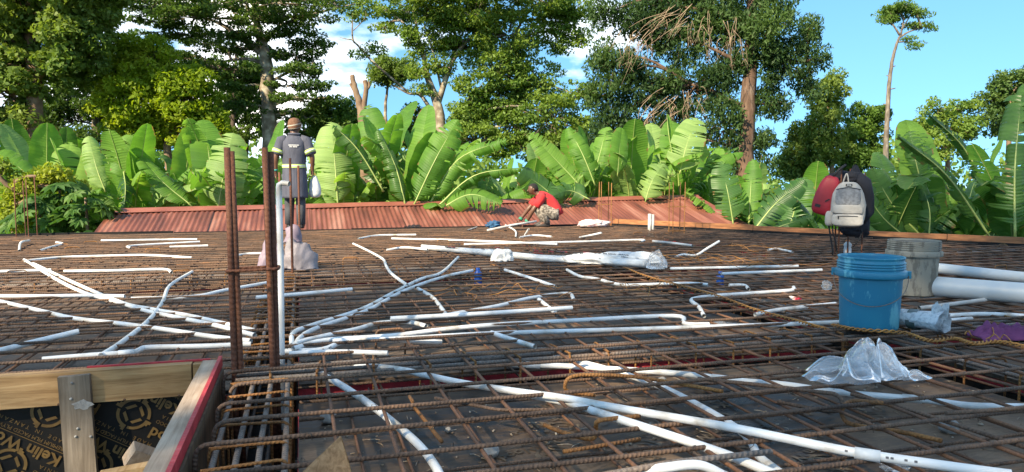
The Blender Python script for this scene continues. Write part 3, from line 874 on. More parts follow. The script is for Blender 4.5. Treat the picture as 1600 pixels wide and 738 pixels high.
conduit([(265, 386), (325, 384)], 'short piece of conduit below the hooked one on the far left', -.02)
conduit([(30, 392, 0), (33, 379, .04), (46, 376, .03)], 'short conduit stub bent over at the far left', 0)
conduit([(62, 392), (80, 386), (98, 381), (88, 379)], 'small kinked conduit beside the bent stub at the far left', -.01)
conduit([(400, 465, T + .012), (475, 459, T + .012), (550, 452, T + .012)], 'loose straight conduit lying on top of the bars right of the upright pipe', T)
conduit([(372, 399), (385, 397), (408, 396)], 'short pale conduit left of the lilac sack', -.01)
conduit([(456, 540), (459, 520), (492, 507), (566, 483), (612, 459), (658, 436), (690, 426), (716, 402)], 'upper one of the two long conduits fanning out to the wrapped bundle', B)
conduit([(462, 541), (469, 528), (497, 512), (572, 486), (624, 458), (667, 441), (704, 430), (738, 423)], 'lower one of the two long conduits fanning out towards the wrapped bundle', B)
conduit([(456, 542), (477, 532), (555, 515), (592, 505), (641, 504), (666, 510)], 'conduit of the fan that dips and ends before the long loose pipe', B)
conduit([(458, 545), (509, 532), (612, 525), (693, 515), (771, 508), (880, 502), (1052, 494), (1070, 506), (1108, 507)], 'conduit of the fan ending in an elbow at the middle trench', B)
conduit([(520, 533), (618, 530), (756, 522), (880, 518), (1052, 513), (1200, 508), (1312, 504)], 'long conduit reaching from the fan to the blue bucket', B)
conduit([(446, 549, -.03), (503, 547, -.02), (538, 534, -.012), (592, 531, -.015), (690, 535, -.05)], 'thick looking conduit with an offset bend nearest the upright pipe', -.03, .0128)
conduit([(452, 553), (520, 550), (606, 552)], 'short conduit lying on the grey cage bars right of the upright pipe', -.052, .0112)
conduit([(555, 572, -.04), (621, 577, -.034), (699, 594, -.03), (742, 602, -.03), (814, 613, -.02), (880, 622, -.005), (955, 636, .008), (1147, 669, .013), (1323, 705, .013), (1469, 727, .013), (1580, 742, .013)], 'longest white conduit sweeping across the foreground with a coupling near the right', -.040, .0128, couple=(.83,))
conduit([(795, 611, -.035), (880, 628, -.025), (917, 639, -.01), (1020, 672, .0), (1133, 710, -.015), (1220, 745, -.03)], 'white conduit in the foreground forking below the longest one', -.052, .0128)
conduit([(495, 580), (538, 605), (578, 632), (615, 661), (653, 694), (679, 727), (695, 760)], 'white conduit running down towards the camera behind the split timber end', -.045, .0125)
conduit([(690, 567), (785, 569), (900, 573), (943, 576), (995, 579), (1081, 586), (1153, 595), (1225, 601), (1280, 609), (1339, 616), (1445, 625), (1516, 634), (1610, 636)], 'white conduit passing just under the crumpled clear plastic', -.05, .0120, couple=(.12, .47, .83))
conduit([(868, 556), (880, 560), (932, 572), (1001, 593), (1058, 616), (1139, 661), (1170, 687), (1185, 712), (1211, 733), (1228, 745)], 'white conduit crossing under the longest one and bending down at the bottom', -.07, .0120)
conduit([(975, 748, -.02), (992, 739, -.01), (1041, 731, .004), (1093, 727, .004), (1135, 745, -.03)], 'arched white conduit at the bottom edge of the frame', 0, .0125)
conduit([(610, 498, .02), (756, 490, .018), (894, 481, .018)], 'long loose conduit lying on top of the bars in the middle', .018, .0118)
conduit([(690, 494), (779, 478), (828, 466), (886, 459), (897, 469)], 'conduit with a bent tip behind the long loose one', -.012, .0118)
conduit([(653, 451), (676, 465), (690, 482), (702, 499)], 'short conduit dropping from the fan crossing to the long loose one', -.06)
conduit([(552, 381), (575, 392), (598, 405), (603, 415), (612, 428), (636, 446)], 'wavy conduit joining the fan crossing from the far side', -.05)
conduit([(612, 373, T), (700, 375, T), (785, 378, T), (871, 382, T)], 'long thin conduit behind the wrapped bundle, left end free', .01)
conduit([(725, 382), (810, 380), (900, 378), (1000, 375), (1001, 378)], 'long thin conduit behind the wrapped bundle, right end bent', 0)
conduit([(560, 373), (592, 368), (650, 367)], 'bent conduit near the far edge right of the lilac sack', -.01)
conduit([(604, 391, 0), (632, 387, .02), (668, 390, .03)], 'conduit sticking out of the left end of the wrapped bundle', .02)
conduit([(789, 422), (830, 435), (868, 448)], 'short diagonal conduit in front of the wrapped bundle', -.05)
conduit([(842, 468), (858, 481), (870, 491)], 'very short conduit slanting below the bent-tip conduit', -.05)
conduit([(768, 520), (800, 531), (836, 542)], 'short conduit slanting down into the middle trench', -.06)
conduit([(886, 422), (906, 432), (932, 436), (969, 445), (1009, 445), (1070, 443), (1106, 445)], 'stepped conduit below the crumpled end of the wrapped bundle', -.04)
conduit([(1127, 428, .016), (1205, 425, .016), (1284, 422, .016)], 'loose straight conduit lying on the bars left of the blue bucket', .016)
conduit([(1047, 420), (1150, 418), (1247, 416)], 'thin conduit just behind the loose one left of the blue bucket', -.02)
conduit([(1056, 401, .0), (1068, 398, .005), (1087, 399, .02), (1104, 389, .08), (1124, 377, .15)], 'bent conduit sticking up right of the wrapped bundle', 0, .0115)
conduit([(1100, 494), (1092, 480), (1080, 470), (1088, 466), (1110, 463), (1150, 460), (1234, 454), (1240, 449)], 'conduit with a tight elbow near the pink wrapper', -.04)
conduit([(1139, 446), (1162, 446), (1170, 452)], 'short bent conduit beside the blue bottle on the right', -.04)
conduit([(1180, 492), (1219, 484), (1305, 475)], 'conduit ending against the blue bucket', -.05)
conduit([(1200, 391), (1215, 389), (1238, 394)], 'short arched conduit left of the backpack', 0, .012)
conduit([(1020, 377), (1050, 380), (1082, 384)], 'dusty grey conduit near the short upright pipe', .01, .014, 'pvc_dirty')
conduit([(906, 371, .0), (922, 368, .06), (940, 364, .10)], 'short conduit stub tilted up behind the wrapped bundle', 0)
conduit([(1440, 466), (1500, 464), (1545, 463)], 'white conduit in front of the thick grey pipe', -.03)
conduit([(1436, 482, .01), (1490, 475, .01), (1550, 467, .01)], 'dusty conduit crossing in front of the cement-stained bucket', .01, .012, 'pvc_dirty')
conduit([(1470, 494), (1540, 491), (1620, 495)], 'white conduit right of the rolled newspaper', -.03, .012)
conduit([(1482, 501), (1518, 498)], 'very short conduit just behind the rolled newspaper', -.04, .011)
conduit([(1090, 470), (1100, 480)], 'tiny conduit stub by the elbow conduit', -.05) if False else None
conduit([(790, 352, .01), (805, 361, .01), (806, 371, .0)], 'thin conduit on the deck in front of the crouching worker', .01, .012)
conduit([(812, 371), (835, 368), (862, 370)], 'short conduit lying before the crouching worker', .0)
conduit([(820, 368, .0), (826, 358, .10)], 'tiny upright conduit stub before the crouching worker', 0, .012)
conduit([(730, 360, .01), (745, 355, .01)], 'thin grey stick left of the blue rag', .01, .010, 'pvc_dirty')

# upright pipe by the starter bars
pv = at(440, 546)
up = MB().tube([pv + Vector((.002, 0, -.35)), pv, pv + Vector((0.005, .01, .40)), pv + Vector((.004, .01, .66)), pv + Vector((.005, .01, .693))], .0128, 12, cap=False)
up.tube([pv + Vector((.005, .01, .69)), pv + Vector((.005, .01, .703)), pv + Vector((.018, .008, .712)), pv + Vector((.048, -.01, .708))], [.0128, .012, .011, .0115], 12, cap=False)
single('conduit_pipe', up, M['pvc'], 'tall upright white pipe with a bent top beside the starter bars', 'conduit pipe')
upo = bpy.context.scene.objects[-1] if False else None

# short white pipe stub near the far corner
c = at(1017, 359)
sb_ = MB().tube([c + Vector((-.022, 0, -.1)), c + Vector((-.022, 0, .235))], .026, 14).tube([c + Vector((.030, .01, -.1)), c + Vector((.030, .01, .225))], .026, 14)
single('upright_pipe', sb_, M['pvc_dirty'], 'short pair of thick white pipes standing upright near the far corner', 'pipe')

# thick grey pipes on the right
def big_pipe(pa, pb_, r, label):
    a, b = at(*pa, 0.0), at(*pb_, 0.0); a.z = b.z = r + .0005
    d = (b - a).normalized(); a = a - d * .35; b = b + d * 1.6
    mb = MB()
    n = 28
    mb.tube([a, b], r, n, cap=False); mb.tube([a, b], r * .92, n, cap=False)
    single('drain_pipe', mb, M['pvc_grey'], label, 'pipe')
big_pipe((1470, 464), (1600, 475), .062, 'thick pale grey drain pipe lying on the bars at the right edge')
big_pipe((1470, 428), (1600, 443), .040, 'thinner pale grey pipe lying behind the thick drain pipe')

# ------------------------------------------------------------------ buckets
def bucket(label, px, py, r, h, bodym, inm, rings=4, handle=True, group=None):
    c = at(px, py)
    t = thing('bucket', label, 'bucket', c + Vector((0, 0, .001)))
    k = h
    prof = [(0, .004), (r * .86, .004), (r * .875, .0), (r * .885, .01), (r * .95, k * .70), (r * .952, k * .715), (r * 1.07, k * .72), (r * 1.085, k * .735), (r * 1.085, k * .80), (r * 1.06, k * .815), (r * .985, k * .82)]
    z = k * .82
    for i in range(rings):
        z0 = k * (.835 + i * .036)
        prof += [(r * .985, z0), (r * 1.025, z0 + .003), (r * 1.025, z0 + .008), (r * .985, z0 + .010)]
    prof += [(r * .99, k * .975), (r * 1.01, k * .985), (r * 1.01, k), (r * .965, k), (r * .955, k * .97)]
    part('body', MB().lathe(prof, 48), bodym, t, world=False)
    part('inside', MB().lathe([(r * .955, k * .97), (r * .93, k * .7), (r * .85, .015), (0, .012)], 40), inm, t, world=False)
    if handle:
        hp = []
        for i in range(25):
            g = PI * i / 24
            x = -r * 1.10 * math.cos(g)
            dz = math.sin(g)
            yy = -(r * .99 * math.sin(g)) - .012
            hp.append(Vector((x, yy, k * .755 - dz ** .8 * k * .40)))
        rot = Matrix.Rotation(-math.atan2(c.x, c.y), 3, 'Z')
        part('wire_handle', MB().tube([rot @ p for p in hp], .0022, 6), M['steel'], t, world=False)
        for s_ in (-1, 1):
            part('handle_lug', MB().box(rot @ Vector((s_ * r * 1.10, 0, k * .76)), (.022, .03, .034), rot), bodym, t, world=False, smooth=False)
    return t
def bucket_mat(name, base, splash, amount, scale):
    m, n, b = base_mat(name)
    tc = nd(n, 'ShaderNodeTexCoord'); mp = nd(n, 'ShaderNodeMapping'); mp.inputs['Scale'].default_value = (1, 1, .35); n.links.new(tc.outputs['Object'], mp.inputs['Vector'])
    n1 = nd(n, 'ShaderNodeTexNoise', Scale=scale, Detail=9, Roughness=.68); n.links.new(mp.outputs[0], n1.inputs['Vector'])
    n3 = nd(n, 'ShaderNodeTexNoise', Scale=5, Detail=3); n.links.new(tc.outputs['Object'], n3.inputs['Vector'])
    ma = nd(n, 'ShaderNodeMath', operation='MULTIPLY_ADD'); n.links.new(n3.outputs['Fac'], ma.inputs[0]); ma.inputs[1].default_value = .45; n.links.new(n1.outputs['Fac'], ma.inputs[2])
    r = ramp(n, ma.outputs[0], [(amount, base), (amount + .09, splash)])
    n.links.new(r.outputs[0], b.inputs['Base Color']); b.inputs['Roughness'].default_value = .42
    return m
M['blue'] = bucket_mat('blue_plastic', (0.004, 0.185, 0.30), (0.10, 0.38, 0.46), .765, 22)
M['blue_in'] = plain('blue_plastic_inside', (0.010, 0.22, 0.38), .5)
M['cement'] = bucket_mat('cement_stained_plastic', (0.29, 0.265, 0.215), (0.165, 0.15, 0.125), .70, 18)
M['cement'].node_tree.nodes['Principled BSDF'].inputs['Roughness'].default_value = .9; M['cement'].node_tree.nodes['Principled BSDF'].inputs['Specular IOR Level'].default_value = .15
M['cement_in'] = plain('cement_stained_inside', (0.22, 0.21, 0.19), .9)
bucket('bright blue plastic bucket with wire handle standing on the rebar', 1357, 511, .150, .352, M['blue'], M['blue_in'], 3)
bucket('cement-stained grey bucket standing behind the blue bucket', 1425, 460, .150, .345, M['cement'], M['cement_in'], 4, False)

# ------------------------------------------------------------------ soft things
def crumple(c, size, seed, amp=.35, sub=4, flat=.0, freq=2.2, fine=.5):
    bm = bmesh.new(); bmesh.ops.create_icosphere(bm, subdivisions=sub, radius=1)
    mb = MB()
    for v in bm.verts:
        p = v.co.copy(); q = p * freq + Vector((seed * 7.1, seed * 3.3, seed))
        k = 1 + amp * mnoise.noise(q) - amp * .8 * abs(mnoise.noise(q * 2.1)) * 1.6 + amp * fine * (.3 - abs(mnoise.noise(q * 4.7)))
        p = p * k
        w = Vector((p.x * size[0], p.y * size[1], p.z * size[2]))
        if w.z < -flat * size[2]: w.z = -flat * size[2] + .1 * (w.z + flat * size[2])
        v.co = w
    fs = [[x.index for x in f.verts] for f in bm.faces]
    mb.add([Vector(c) + v.co for v in bm.verts], fs); bm.free()
    return mb
def cloth(c, lx, ly, hz, seed, nx=40, ny=18, ang=0, thick=.004):
    mb = MB(); ps = []
    ca, sa = math.cos(ang), math.sin(ang)
    for j in range(ny + 1):
        for i in range(nx + 1):
            x, y = (i / nx - .5), (j / ny - .5)
            w = 1 - .25 * mnoise.noise((x * 3, seed, 1))
            X, Y = x * lx, y * ly * w + .04 * mnoise.noise((x * 4, seed + 3, 0))
            q = Vector((x * 7, y * 3.5, seed))
            z = hz * (.45 + .9 * abs(mnoise.noise(q)) + .35 * mnoise.noise(q * 2.3)) * (1 - (2 * abs(y)) ** 3 * .85) * (1 - (2 * abs(x)) ** 6 * .7)
            ps.append(Vector(c) + Vector((X * ca - Y * sa, X * sa + Y * ca, max(.002, z))))
    w_ = nx + 1
    mb.add(ps, [(j * w_ + i, j * w_ + i + 1, (j + 1) * w_ + i + 1, (j + 1) * w_ + i) for j in range(ny) for i in range(nx)])
    mb.add([p - Vector((0, 0, thick)) for p in ps], [((j + 1) * w_ + i, (j + 1) * w_ + i + 1, j * w_ + i + 1, j * w_ + i) for j in range(ny) for i in range(nx)])
    return mb
def film_mat(name, col, alpha, rough=.25):
    """thin film: seen through, a little milky, shining where it is struck at a slant"""
    m, n, b = base_mat(name)
    out = n.nodes['Material Output']
    b.inputs['Base Color'].default_value = (*col, 1); b.inputs['Roughness'].default_value = rough; b.inputs['Specular IOR Level'].default_value = .5
    tr = nd(n, 'ShaderNodeBsdfTransparent'); gl = nd(n, 'ShaderNodeBsdfGlossy', Roughness=rough); fr = nd(n, 'ShaderNodeFresnel', IOR=1.22)
    tc = nd(n, 'ShaderNodeTexCoord'); no = nd(n, 'ShaderNodeTexNoise', Scale=5, Detail=3); n.links.new(tc.outputs['Object'], no.inputs['Vector'])
    r = ramp(n, no.outputs['Fac'], [(.35, (alpha * .6,) * 3), (.7, (min(1, alpha * 1.35),) * 3)])
    m1 = nd(n, 'ShaderNodeMixShader'); m2 = nd(n, 'ShaderNodeMixShader')
    n.links.new(r.outputs[0], m1.inputs[0]); n.links.new(tr.outputs[0], m1.inputs[1]); n.links.new(b.outputs[0], m1.inputs[2])
    n.links.new(fr.outputs[0], m2.inputs[0]); n.links.new(m1.outputs[0], m2.inputs[1]); n.links.new(gl.outputs[0], m2.inputs[2])
    n.links.new(m2.outputs[0], out.inputs['Surface'])
    return m
def film_bag(c, lx, ly, hz, seed, pleats=7, ang=0.0, nr=14, nt=84):
    """a limp gathered bag: pleats that run out from one soft peak, the rim lying loosely"""
    mb = MB(); ps = []; ca, sa = math.cos(ang), math.sin(ang); px_, py_ = .25 * math.sin(seed), .25 * math.cos(seed * 1.7)
    for j in range(nr + 1):
        r = j / nr
        for i in range(nt):
            g = 2 * PI * i / nt
            rim = 1 + .28 * mnoise.noise((math.cos(g) * 1.3, math.sin(g) * 1.3, seed)) + .10 * math.sin(g * pleats + seed)
            w = mnoise.noise((math.cos(g) * 2.2 + seed, math.sin(g) * 2.2, r * 1.6))
            pl = math.sin(g * pleats + 2.2 * w + r * 1.3) * math.sin(PI * min(1, r * 1.15)) ** .8
            x, y = (px_ * (1 - r) + r * rim * math.cos(g + .25 * w)) * lx, (py_ * (1 - r) + r * rim * math.sin(g + .25 * w)) * ly
            z = hz * ((1 - r ** 1.6) * .50 + .26 * pl + .45 * w * r * (1 - r * .5) + .12)
            ps.append(Vector(c) + Vector((x * ca - y * sa, x * sa + y * ca, max(.001, z))))
    fs = [(j * nt + i, j * nt + (i + 1) % nt, (j + 1) * nt + (i + 1) % nt, (j + 1) * nt + i) for j in range(nr) for i in range(nt)]
    return mb.add(ps, fs)
def film_lump(c, size, seed, ang=0.0, sub=5):
    """a crumpled bag: a closed skin with long folds and sharp creases, flattened underneath"""
    bm = bmesh.new(); bmesh.ops.create_icosphere(bm, subdivisions=sub, radius=1); mb = MB()
    ca, sa = math.cos(ang), math.sin(ang); ps = []
    for v in bm.verts:
        p = v.co.copy(); o = Vector((seed, seed * 2.7, -seed))
        big = mnoise.noise(p * 1.1 + o); cre = abs(mnoise.noise(p * 1.9 + o * 1.3)); cre2 = abs(mnoise.noise(p * 4.2 + o))
        k = .95 + .34 * big - .42 * cre + .05 * (.25 - cre2)
        x, y, z = p.x * size[0] * k, p.y * size[1] * k, p.z * size[2] * k
        if z < 0: z *= .15
        ps.append(Vector(c) + Vector((x * ca - y * sa, x * sa + y * ca, z)))
    mb.add(ps, [[x.index for x in f.verts] for f in bm.faces]); bm.free()
    return mb
M['clear'] = film_mat('clear_plastic', (.78, .80, .83), .24, .24)
M['milky'] = noisy('milky_plastic', [(.35, (.55, .55, .54)), (.7, (.74, .74, .73))], 14, .45, bump=.3, bscale=20)
M['lilac'] = noisy('lilac_sack', [(.3, (.175, .155, .17)), (.7, (.285, .255, .272))], 9, .6, bump=.5, bscale=30)
M['lilac_in'] = plain('lilac_sack_mouth', (.23, .175, .22), .6)
# lilac sack
sc_ = at(459, 419)
lb = MB()
def sack(c, w, d, h, seed, lean=0):
    mb = MB(); rings = []
    for j in range(11):
        t = j / 10; rg = []
        for k in range(26):
            g = 2 * PI * k / 26
            wx = w * (1 - .35 * t ** 2) * (1 + .10 * mnoise.noise((math.cos(g) * 2, math.sin(g) * 2, t * 4 + seed)))
            dy = d * (1 - .7 * t ** 1.5) * (1 + .25 * mnoise.noise((math.cos(g) * 2 + 5, math.sin(g) * 2, t * 4 + seed)))
            crease = 1 + .26 * mnoise.noise((math.cos(g) * 5, math.sin(g) * 5, t * 6 + seed))
            rg.append(Vector(c) + Vector((wx * math.cos(g) * crease + lean * t, dy * math.sin(g) * crease, h * t * (1 + .18 * mnoise.noise((math.cos(g) * 1.4, math.sin(g) * 1.4, seed)) * t))))
        rings.append(rg)
    return mb.loft(rings)
st = thing('paper_sack', 'crumpled lilac paper sack behind the upright white pipe', 'sack', sc_)
part('sack', film_lump(sc_ + Vector((.045, .06, 0)), (.165, .12, .27), 2.25, 0, 4), M['lilac'], st)
part('sack_mouth', film_lump(sc_ + Vector((-.17, .07, 0)), (.13, .09, .24), 5.4, 0, 4), M['lilac_in'], st)
part('torn_corner', film_lump(sc_ + Vector((.0, .09, .22)), (.09, .05, .14), 8.6, 0, 3), M['lilac_in'], st)
# pink sack near the far corner
pc = at(927, 355)
single('plastic_sack', crumple(pc + Vector((0, 0, .05)), (.27, .10, .075), 3, .3, 4, .5), noisy('pink_white_sack', [(.35, (.62, .34, .32)), (.6, (.72, .62, .60))], 12, .6), 'flat pale pink sack lying before the far starter bars', 'sack')
# clear plastic
cp = at(1362, 592)
ps_ = thing('plastic_film', 'crumpled clear plastic bag lying in front of the blue bucket', 'plastic bag', cp)
part('film', film_bag(cp + Vector((.05, .05, .003)), .13, .11, .165, 12.3, 7, R(25)), M['clear'], ps_)
part('film', film_bag(cp + Vector((.03, .03, .006)), .10, .13, .13, 4.1, 6, R(70)), M['clear'], ps_)
part('film_fold', film_bag(cp + Vector((-.12, .0, .003)), .16, .10, .11, 15.1, 6, R(-10)), M['clear'], ps_)
part('film_tail', film_bag(cp + Vector((.13, -.05, .002)), .07, .04, .04, 18.4, 5), M['clear'], ps_)
single('plastic_scrap', crumple(at(1400, 729, -.115), (.05, .03, .015), 21, .5, 4, .6), M['clear'], 'flat scrap of clear plastic beneath the coupling at the bottom right', 'plastic scrap')
single('plastic_scrap', crumple(at(1292, 452, -.01) + Vector((0, 0, .02)), (.035, .03, .04), 24, .5, 4, .6), M['clear'], 'small clear plastic scrap left of the blue bucket', 'plastic scrap')
single('plastic_wrapper', crumple(at(1243, 465, -.05), (.04, .03, .03), 27, .4, 4, .6), noisy('pink_wrapper', [(.45, (.75, .70, .70)), (.55, (.60, .05, .10))], 8, .4), 'red and white plastic wrapper caught below the bars', 'wrapper')
single('plastic_scrap', crumple(at(1125, 509, -.06), (.09, .04, .02), 29, .5, 4, .6), M['clear'], 'clear plastic scrap lying between bars by the conduit elbow', 'plastic scrap')
# purple cloth
single('cloth', cloth(at(1585, 528) + Vector((0, 0, .002)), .42, .13, .075, 3.7, ang=R(-6)), noisy('purple_cloth', [(.3, (.11, .02, .085)), (.7, (.19, .045, .14))], 14, .8), 'crumpled purple cloth at the right frame edge', 'cloth')
# rolled newspaper: many folded sheets
n0, n1 = at(1408, 510), at(1466, 520)
nr = MB(); axn = (n1 - n0).normalized(); Ln = .205
upv = Vector((0, 0, 1)); sdv = axn.cross(upv).normalized()
base_n = n0 + Vector((0, 0, .045))
nw = thing('newspaper_roll', 'rolled newspaper lying right of the blue bucket', 'newspaper', n0)
spi = []; NT = 150
for i in range(NT):
    g = i / NT * 2 * PI * 6.0; rr = .052 * (1 - .80 * i / NT)
    spi.append((math.cos(g) * rr * 1.10, math.sin(g) * rr * .84))
mbn = MB(); ps = []; SEG = 4
base_n = n0 + Vector((0, 0, .046))
for q_ in range(SEG + 1):
    t_ = q_ / SEG; wide = 1 + .30 * t_ ** 3
    for k, (a, b) in enumerate(spi):
        ext = Ln * t_ + (.006 * math.sin(k * .45) + .003 * math.sin(k * 1.7)) * t_ ** 2
        ps.append(base_n + axn * ext + sdv * a * wide + upv * (b * wide * (1 + .07 * t_ ** 3 * math.sin(k * .21)) + .006 * t_))
mbn.add(ps, [(q_ * NT + i, q_ * NT + i + 1, (q_ + 1) * NT + i + 1, (q_ + 1) * NT + i) for q_ in range(SEG) for i in range(NT - 1)])
M['paper'] = noisy('newsprint', [(.38, (.52, .53, .55)), (.5, (.70, .71, .72)), (.7, (.76, .76, .76))], 60, .95, detail=2, spec=.1)
part('roll', mbn, M['paper'], nw)
for k in range(6):                                         # loose page edges standing up at the open end
    q0 = base_n + axn * (Ln * .86 + .004 * k) + upv * .046 + sdv * (.03 - .008 * k); l = .05 + .012 * math.sin(k * 1.7)
    d = (upv + axn * (-.1 + .09 * k) + sdv * .1).normalized(); wq = axn * .016
    fb = MB().add([q0 - wq - upv * .03, q0 + wq - upv * .03, q0 + wq * .8 + d * l * .6, q0 + wq * .3 + d * l, q0 - wq * .3 + d * l * .9, q0 - wq * .9 + d * l * .5], [(0, 1, 2, 5), (5, 2, 3, 4)])
    part('page', fb, M['paper'], nw)
part('printed_photo', MB().tube([base_n + axn * .045, base_n + axn * .09], .0500, 24, cap=False), noisy('printed_photo', [(.4, (.06, .10, .09)), (.65, (.26, .28, .28))], 18, .8), nw)
pp = bpy.data.objects['printed_photo']; pp.scale = (1, 1, 1)

# wrapped bundle of pipes
bu = thing('pipe_bundle', 'long bundle of white pipes in printed plastic wrapping lying on the bars', 'pipe bundle', at(840, 402))
bpts = [at(662, 391), at(720, 396), at(785, 402), at(850, 409), at(930, 413), at(1010, 418)]
for p in bpts: p.z = .030
bpath = smooth_path(bpts, 3)
rg_ = []
ax_ = (bpath[-1] - bpath[0]).normalized(); sx_ = Vector((ax_.y, -ax_.x, 0))
for i, p in enumerate(bpath):
    t = i / (len(bpath) - 1); r0 = .034 + .012 * t + .016 * (1 if .28 < t < .34 else 0); row = []
    for k in range(18):
        g = 2 * PI * k / 18
        e = 1 + .25 * mnoise.noise((math.cos(g) * 2, math.sin(g) * 2, t * 16))
        row.append(p + sx_ * math.cos(g) * r0 * 1.25 * e + Vector((0, 0, math.sin(g) * r0 * .75 * e)))
    rg_.append(row)
part('wrapping', MB().loft(rg_), M['milky'], bu)
for k in range(7):
    off = sx_ * (.030 * math.cos(k)) + Vector((0, 0, .018 * math.sin(k * 1.3)))
    part('pipe', MB().tube([p + off for p in bpath[(1 if k % 2 else 0):]], .0125, 8), M['pvc'], bu)
part('loose_film', film_lump(at(935, 413) + Vector((0, 0, .02)), (.34, .12, .095), 31.2, R(-32)), M['milky'], bu)
part('loose_film', film_lump(at(985, 412) + Vector((0, 0, .02)), (.30, .14, .10), 35.6, R(-12)), M['milky'], bu)
part('loose_film', film_lump(at(1022, 419) + Vector((0.02, 0, .01)), (.10, .09, .15), 38.3), M['clear'], bu)
part('tied_film', film_lump(at(786, 410) + Vector((0, 0, .02)), (.11, .08, .11), 41.5), M['milky'], bu)
# the dark and red printed marks on the wrapping: short unreadable strokes
for k in range(30):
    t = rnd.uniform(.05, .97); i = int(t * (len(bpath) - 2)); g = rnd.uniform(.3, 1.6)
    p = bpath[i].lerp(bpath[i + 1], rnd.random()); r0 = .040 + .015 * t + .012
    c_ = p - sx_ * math.cos(g) * r0 * 1.3 + Vector((0, 0, math.sin(g) * r0 * .9))
    c_ = p + sx_ * (math.cos(g)) * r0 * 1.05 + Vector((0, 0, math.sin(g) * r0 * .92 + .006))
    mk = MB(); cur = c_.copy()
    for q_ in range(rnd.randint(3, 6)):
        st_ = ax_ * rnd.uniform(.008, .016); hgt = sx_ * rnd.uniform(.006, .012) * 1.0
        mk.tube([cur, cur + st_ * .5 + hgt + Vector((0, 0, .010)), cur + st_], .0032, 3); cur = cur + st_ * 1.25
    part('print_mark', mk, M['ink'] if k % 4 else M['red'], bu)

# small bottles, spacers, rag, wire
M['bluecap'] = plain('blue_bottle_plastic', (.01, .10, .45), .4)
def bottle(px, py, label, z=-.12, h=.12, r=.028, mats=None, capm=None):
    c = at(px, py, z)
    t = thing('bottle', label, 'bottle', c)
    part('body', MB().lathe([(0, 0), (r * .9, 0), (r, .006), (r, h * .35), (r * .86, h * .45), (r, h * .55), (r, h * .7), (r * .4, h * .86), (r * .4, h * .9)], 16), mats, t, world=False)
    part('cap', MB().lathe([(r * .5, h * .88), (r * .5, h), (0, h)], 14), capm, t, world=False)
bottle(747, 445, 'bright blue bottle standing below the bars in the middle', -.11, .135, .032, M['bluecap'], M['bluecap'])
bottle(1125, 447, 'small blue bottle below the bars on the right', -.11, .115, .030, M['bluecap'], M['bluecap'])
bottle(1324, 396, 'small clear bottle with an orange cap below the backpack', .0, .135, .036, M['milky'], noisy('orange_cap', [(.3, (.60, .16, .03)), (.7, (.75, .24, .06))], 5, .5))
for px, py, w, lb_ in ((1482, 676, .035, 'small concrete spacer block at the lower right between two bars'), (513, 660, .032, 'small concrete spacer block near the split timber end'), (765, 714, .030, 'lumpy concrete spacer block at the bottom middle'), (1034, 600, .022, 'tiny concrete spacer under the yellow bar tip'), (700, 675, .012, 'crumb of concrete on the plywood right of the white conduit')):
    c = at(px, py, -.128)
    single('spacer_block', crumple(c + Vector((0, 0, w * .6)), (w, w * .9, w * .8), px * .01, .22, 3, .75, 1.3), M['concrete'], lb_, 'spacer')
rg = at(771, 357)
single('rag', crumple(rg + Vector((0, 0, .05)), (.12, .09, .07), 51, .5, 4, .7), noisy('blue_rag', [(.3, (.01, .05, .12)), (.7, (.03, .13, .26))], 9, .8), 'small blue rag left of the crouching worker', 'rag')
# twisted binding wire trailing over the bars
def twist(px, label, z=.012, turns=60, r=.007, wr=.0035, mat='wire'):
    path = smooth_path([at(p[0], p[1], z) for p in px], 10)
    t = thing('binding_wire', label, 'wire', path[len(path) // 2])
    n = len(path)
    for ph in (0, PI):
        pts = []
        for i in range(turns * 6):
            f_ = i / (turns * 6 - 1) * (n - 1); k = min(int(f_), n - 2); p = path[k].lerp(path[k + 1], f_ - k)
            d = (path[k + 1] - path[k]).normalized(); s_ = Vector((d.y, -d.x, 0)).normalized()
            g = i / 6 * 2 * PI * .5 + ph
            pts.append(p + s_ * math.cos(g) * r + Vector((0, 0, math.sin(g) * r * .8)))
        part('strand', MB().tube(pts, wr, 4), M[mat], t)
twist([(975, 418), (1010, 432), (1060, 446), (1120, 462), (1180, 484), (1240, 500), (1290, 514)], 'rusty twisted wire trailing across the bars towards the blue bucket')
twist([(1300, 508), (1340, 515), (1410, 520), (1450, 532), (1490, 529), (1520, 537), (1560, 534), (1620, 546)], 'thick orange twisted wire in front of the blue bucket and newspaper', .016, 46, .0075, .0042)
def tangle(c, n, size, label, seed):
    r_ = random.Random(seed); t = thing('binding_wire', label, 'wire', c)
    for k in range(n):
        p = Vector(c) + Vector((r_.uniform(-1, 1) * size, r_.uniform(-1, 1) * size, .012)); pts = [p]; a = r_.uniform(0, 6.3)
        for q_ in range(6):
            a += r_.uniform(-.9, .9); p = p + Vector((math.cos(a), math.sin(a), 0)) * size * .45; pts.append(p + Vector((0, 0, r_.uniform(0, .05))))
        part('strand', MB().tube(smooth_path(pts, 4), .0022, 4), M['wire'], t)
tangle(at(745, 462), 5, .14, 'loose orange wire tangle left of the bent-tip conduit', 1)
tangle(at(825, 461), 2, .07, 'small orange wire curl on the bent-tip conduit', 2)
tangle(at(1130, 411), 7, .28, 'orange wire tangle right of the wrapped bundle', 3)
tangle(at(1185, 392), 5, .24, 'orange wire tangle near the far right edge', 4)
tangle(at(990, 460), 5, .16, 'orange wire tangle in front of the wrapped bundle', 5)
tangle(at(1530, 533), 3, .05, 'bright orange wire knot before the purple cloth', 6)

